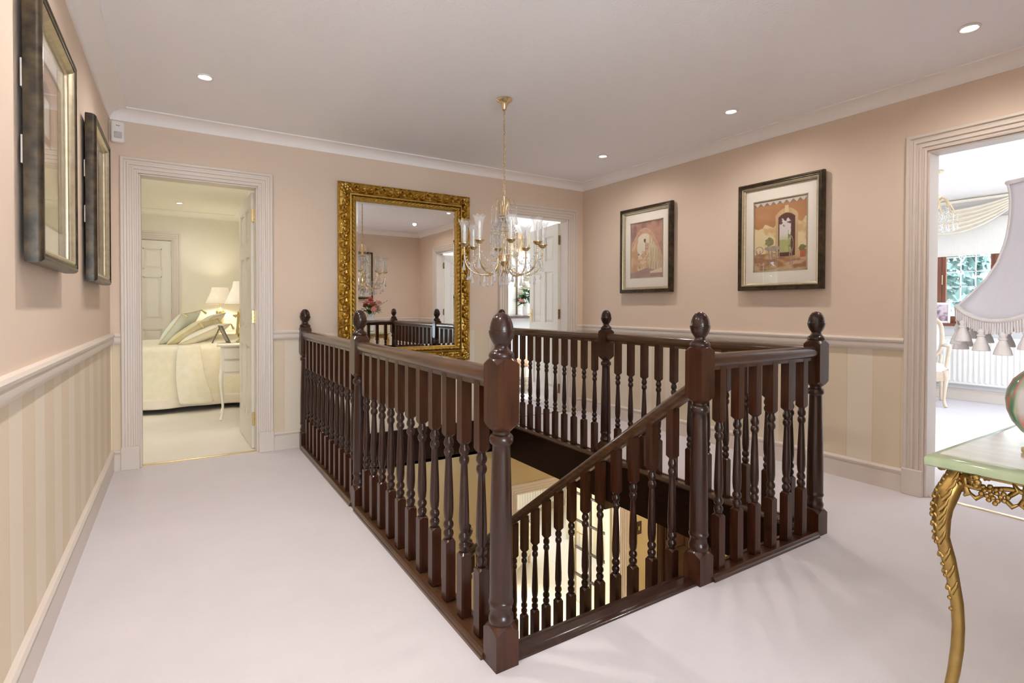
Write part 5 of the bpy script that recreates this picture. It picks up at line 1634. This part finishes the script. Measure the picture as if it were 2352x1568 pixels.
# radiator under the window
M['rad'] = mat('white_radiator_enamel', (.88, .87, .86), .35, noise=(3, (.9, .89, .88), (1, 1, 1)))
rd = thing('radiator', 'long white panel radiator under the red brown window', 'radiator', (8.04, 2.3, .20), -pi/2)
MB().cham(-1.2, 1.2, -.035, .0, 0, .56, .008).build('panel', M['rad'], rd)
fl = MB()
for k in range(46):
    x = -1.15+2.3*k/45
    fl.add([(x-.014, -.035, .03), (x-.008, -.043, .04), (x+.008, -.043, .04), (x+.014, -.035, .03), (x-.014, -.035, .53), (x-.008, -.043, .52), (x+.008, -.043, .52), (x+.014, -.035, .53)], [(0, 1, 5, 4), (1, 2, 6, 5), (2, 3, 7, 6), (0, 3, 2, 1), (4, 5, 6, 7)])
fl.build('fluting', M['rad'], rd)
MB().cham(-1.2, 1.2, -.045, .03, .555, .575, .004).build('top_grille', M['rad'], rd)
for x in (-1.1, 1.1):
    MB().box(x-.02, x+.02, -.002, .042, .05, .5).build('bracket', M['rad'], rd)
    MB().tube([(x, -.02, .0), (x, -.02, -.20)], .008, 8).build('pipe', M['champ'], rd)
# photo frame on the window board
pf = thing('photo_frame', 'white photo frame standing on the window board behind the armchair', 'photo frame', (8.065, 2.77, W1[2]+.0025), radians(-78))
p = MB()
for x0, x1, z0, z1 in ((-.12, -.095, 0, .26), (.095, .12, 0, .26), (-.095, .095, 0, .028), (-.095, .095, .232, .26)):
    p.cham(x0, x1, -.008, .008, z0, z1, .003)
p.xf(Matrix.Rotation(radians(-10), 4, 'X')); p.build('frame', M['whitewin'], pf)
def ph(u, v): return mix((.45, .36, .42), (.82, .74, .78), smooth(.35, .65, fbm(u*4, v*4, 31)))
o = painted_plane('photo', pf, .19, .205, 0, ph, 20, 20, M['print'], 0, .13)
o.rotation_euler = (radians(-10), 0, 0)
MB().cham(-.02, .02, 0, .004, 0, .2, .001).xf(Matrix.Translation((0, .075, 0)) @ Matrix.Rotation(radians(12), 4, 'X')).build('strut', M['whitewin'], pf)
# roller blind and swagged curtain
M['blindfab'] = mat('white_blind_fabric', (.84, .82, .77), .8, noise=(60, (.87, .85, .80), (1, 1, .2)))
rb = thing('roller_blind', 'cream roller blind half lowered over the red brown window', 'blind', (8.075, (W1[0]+W1[1])/2, 1.77), -pi/2)
MB().cham(-1.46, 1.46, -.004, .004, 0, .42, .001).build('fabric', M['blindfab'], rb)
MB().cham(-1.46, 1.46, -.008, .008, -.012, .012, .003).build('bottom_bar', M['blindfab'], rb)
M['swag'] = mat('cream_silk_swag', (.80, .73, .60), .55, noise=(8, (.86, .80, .68), (1, 1, 1)), sheen=.4)
for k, (yc, half, lb) in enumerate(((2.62, .62, 'cream silk curtain swag over the middle of the red brown window'), (1.36, .62, 'cream silk curtain swag over the right part of the red brown window'), (3.65, .40, 'cream silk curtain swag over the left end of the red brown window'))):
    sw = thing('curtain_swag', lb, 'curtain', (7.99, yc, 2.05), -pi/2, 'cream silk curtain swags')
    def sg(u, v):
        x = (u*2-1)*half
        arc = 1-(u*2-1)**2
        z = .36-(.10+.20*v)*arc*1.0-.10*v
        fold_ = .018*sin(v*2*pi*5.5)*(.25+.75*arc)
        return (x, -.03-.05*arc*v-fold_, z)
    o = MB().grid(sg, 44, 60).build('drape', M['swag'], sw, 80)
    md = o.modifiers.new('thickness', 'SOLIDIFY'); md.thickness = .004
    MB().cham(-half, half, -.03, .06, .34, .37, .005).build('heading', M['swag'], sw)
# small chandelier
rc = thing('small_chandelier', 'small crystal chandelier with gilt leaves on the right room ceiling', 'chandelier', (6.20, 2.16, 1.88))
q = lambda z: z-1.88
MB().lathe([(0, q(2.44)), (.058, q(2.44)), (.060, q(2.43)), (.04, q(2.42)), (.018, q(2.40)), (.006, q(2.39))], 20, cap=False).build('ceiling_rose', M['champ'], rc, 40)
c = MB()
for k in range(9):
    zc = 2.385-.020*k; a0 = (k % 2)*pi/2
    c.tube([(.009*cos(t)*cos(a0), .009*cos(t)*sin(a0), q(zc)+.014*sin(t)) for t in [2*pi*i/10 for i in range(10)]], .0025, 5, closed=True)
c.build('chain', M['champ'], rc, 60)
MB().lathe([(.006, q(2.21)), (.05, q(2.205)), (.05, q(2.20)), (.012, q(2.19)), (.012, q(2.0)), (.03, q(1.99)), (.004, q(1.96))], 16, cap=False).build('stem', M['champ'], rc, 40)
for k in range(10):
    a = 2*pi*k/10
    pts = [((.015+.15*t)*cos(a), (.015+.15*t)*sin(a), q(2.06+.13*sin(pi*min(1, t*1.1)**.7)-.05*t)) for t in [i/9 for i in range(10)]]
    ar = MB().tube(pts, [.006]*5+[.008]*3+[.005]*2, 6, flat=.6).build('gilt_leaf_arm', M['champ'], rc, 60)
    p = MB(); x, y = .165*cos(a), .165*sin(a)
    bead_string(p, [(x, y, q(2.0-.018*i)) for i in range(4)], .008); drop(p, x, y, q(1.93), .07, .013)
    p.build('pendant', M['crystal'], ar)
for k in range(12):
    a = 2*pi*k/12+.2
    p = MB(); x, y = .10*cos(a), .10*sin(a)
    bead_string(p, [(x, y, q(2.07-.018*i)) for i in range(8)], .008); drop(p, x, y, q(1.93), .08, .014)
    p.build('bead_strand', M['crystal'], rc)

# ================================================================== LOWER HALL AND ROOM
M['ltrad'] = M['rad']
r2 = thing('radiator', 'white panel radiator in the room below the stairs', 'radiator', (5.2, 8.245, ZL+.16), 0)
MB().cham(-1.0, 1.0, -.04, 0, 0, .60, .008).build('panel', M['rad'], r2)
fl = MB()
for k in range(34):
    x = -.95+1.9*k/33
    fl.add([(x-.016, -.04, .03), (x-.009, -.05, .04), (x+.009, -.05, .04), (x+.016, -.04, .03), (x-.016, -.04, .57), (x-.009, -.05, .56), (x+.009, -.05, .56), (x+.016, -.04, .57)], [(0, 1, 5, 4), (1, 2, 6, 5), (2, 3, 7, 6), (0, 3, 2, 1), (4, 5, 6, 7)])
fl.build('fluting', M['rad'], r2)
for x in (-.9, .9):
    MB().box(x-.02, x+.02, -.002, .045, .05, .5).build('bracket', M['rad'], r2)
    MB().tube([(x, -.02, 0), (x, -.02, -.16)], .008, 8).build('pipe', M['champ'], r2)
# cream curtains standing behind the glazed door
M['drape'] = mat('cream_lined_curtain', (.80, .74, .56), .8, noise=(6, (.85, .79, .62), (1, 1, 1)), sheen=.3)
cu = thing('curtain', 'tall cream curtain hanging behind the glazed door below', 'curtain', (5.55, 5.75, ZL+.03))
o = MB().grid(lambda u, v: (-.05+.10*u+.04*sin(u*2*pi*9), 1.25-2.25*u, 2.4*v), 140, 4).build('drape', M['drape'], cu, 80)
md = o.modifiers.new('thickness', 'SOLIDIFY'); md.thickness = .004
MB().tube([(.0, -1.05, 2.42), (.0, 1.3, 2.42)], .014, 8).build('pole', M['brass'], cu, 60)
# patterned armchair / panel
pc = thing('patterned_armchair', 'pale scroll patterned armchair in the room below', 'armchair', (4.10, 6.75, ZL), radians(35))
M['damask'] = mat('scroll_damask', (.62, .60, .52), .8, noise=(11, (.82, .80, .74), (1, 1, 1)))
MB().cham(-.38, .38, -.36, .36, .14, .44, .05).build('seat', M['damask'], pc)
MB().cham(-.38, .38, .22, .40, .40, .98, .06).build('backrest', M['damask'], pc)
for sx in (-1, 1):
    MB().cham(min(sx*.32, sx*.46), max(sx*.32, sx*.46), -.36, .36, .14, .62, .05).build('arm', M['damask'], pc)
    for sy in (-.3, .3):
        MB().lathe([(.02, 0), (.03, .14)], 10, (sx*.34, sy)).build('leg', M['gildwood'], pc)
# things on the lower sill
for k, (x, mt, lb) in enumerate(((3.55, M['leaf'], 'small leafy pot plant on the lower window board'), (4.4, M['pink'], 'small pot of pink flowers on the lower window board'), (5.35, M['red'], 'small pot of red flowers on the lower window board'))):
    t = thing('pot_plant', lb, 'plant', (x, 8.20, W5[2]+.0025), group='pot plants on the lower window board')
    MB().lathe([(.05, 0), (.07, .11), (.075, .115), (.075, .13), (.06, .125)], 16).build('pot', M['vase'], t, 40)
    l = MB()
    for i in range(40):
        a = RN.uniform(0, 2*pi); e = RN.uniform(0, 1.3)
        leafblade(l, (0, 0, .12), (cos(a)*cos(e), sin(a)*cos(e), sin(e)), RN.uniform(.08, .18), .022)
    l.build('foliage', M['leaf'], t, 60, kind='stuff')
    if k:
        fl = MB()
        for i in range(9):
            a = RN.uniform(0, 2*pi)
            rose(fl, (.09*cos(a), .09*sin(a), .2+RN.uniform(0, .08)), .028, RN)
        fl.build('blossoms', mt, t, 60, kind='stuff')
# light switch
sw = thing('light_switch', 'square light switch with dark surround on the ochre wall below', 'switch', (4.58, YB, ZL+1.32))
MB().cham(-.05, .05, -.012, 0, -.075, .075, .003).build('plate', M['bar'], sw)
MB().cham(-.012, .012, -.019, -.012, -.025, .025, .002).build('rocker', M['champ'], sw)
lamp('lower_hall_fill', 'POINT', (4.6, 2.6, -.6), 32, (1, .82, .55), shadow_soft_size=.1)

# ================================================================== OUTSIDE
M['bark'] = mat('grey_brown_bark', (.12, .09, .06), .9, noise=(12, (.2, .16, .11), (1, 1, .3)))
M['foliage1'] = mat('fresh_green_leaves', (.16, .32, .16), .7, noise=(1.5, (.40, .54, .36), (1, 1, 1)))
M['foliage2'] = mat('blue_green_leaves', (.16, .30, .29), .7, noise=(1.5, (.42, .55, .54), (1, 1, 1)))
def tree(label, loc, h, r, mt, seed, n=2600):
    rnd = random.Random(seed)
    t = thing('garden_tree', label, 'tree', loc, group='trees outside the windows')
    MB().tube([(0, 0, 0), (.05, .03, h*.25), (-.05, .02, h*.5), (0, 0, h*.75)], [.16, .13, .10, .05], 10).build('trunk', M['bark'], t, 60)
    mb = MB()
    blobs = [(rnd.gauss(0, r*.42), rnd.gauss(0, r*.42), h*rnd.uniform(.35, .95), r*rnd.uniform(.3, .55)) for _ in range(22)]
    for i in range(n):
        bx, by, bz, br = rnd.choice(blobs)
        a = rnd.uniform(0, 2*pi); ct = rnd.uniform(-1, 1); s_ = sqrt(1-ct*ct)
        p = Vector((bx+br*s_*cos(a), by+br*s_*sin(a), bz+br*ct))
        u = Vector((rnd.gauss(0, 1), rnd.gauss(0, 1), rnd.gauss(0, 1))).normalized(); w = u.orthogonal().normalized()
        k = rnd.uniform(.10, .22)
        mb.add([p-u*k, p+w*k*.5, p+u*k, p-w*k*.5], [(0, 1, 2, 3)])
    mb.build('crown', mt, t, None, kind='stuff')
GZ = -3.0
tree('green tree outside the right room window, nearest the armchair', (14.5, 6.3, GZ), 7.0, 2.3, M['foliage2'], 1, 8000)
tree('green tree outside the middle of the right room window', (21.5, 2.8, GZ), 8.4, 3.0, M['foliage2'], 2, 9000)
tree('green tree outside the right end of the right room window', (14.5, -1.0, GZ), 7.0, 2.3, M['foliage1'], 3, 7000)
tree('green tree outside the back room window', (9.0, 13.5, GZ), 7.2, 2.4, M['foliage1'], 4, 6000)
tree('green tree outside the bedroom window', (-8.5, 10.0, GZ), 7.2, 2.6, M['foliage1'], 5, 6000)
tree('green tree outside the lower room window', (1.6, 15.0, GZ), 5.6, 2.2, M['foliage1'], 6, 3000)
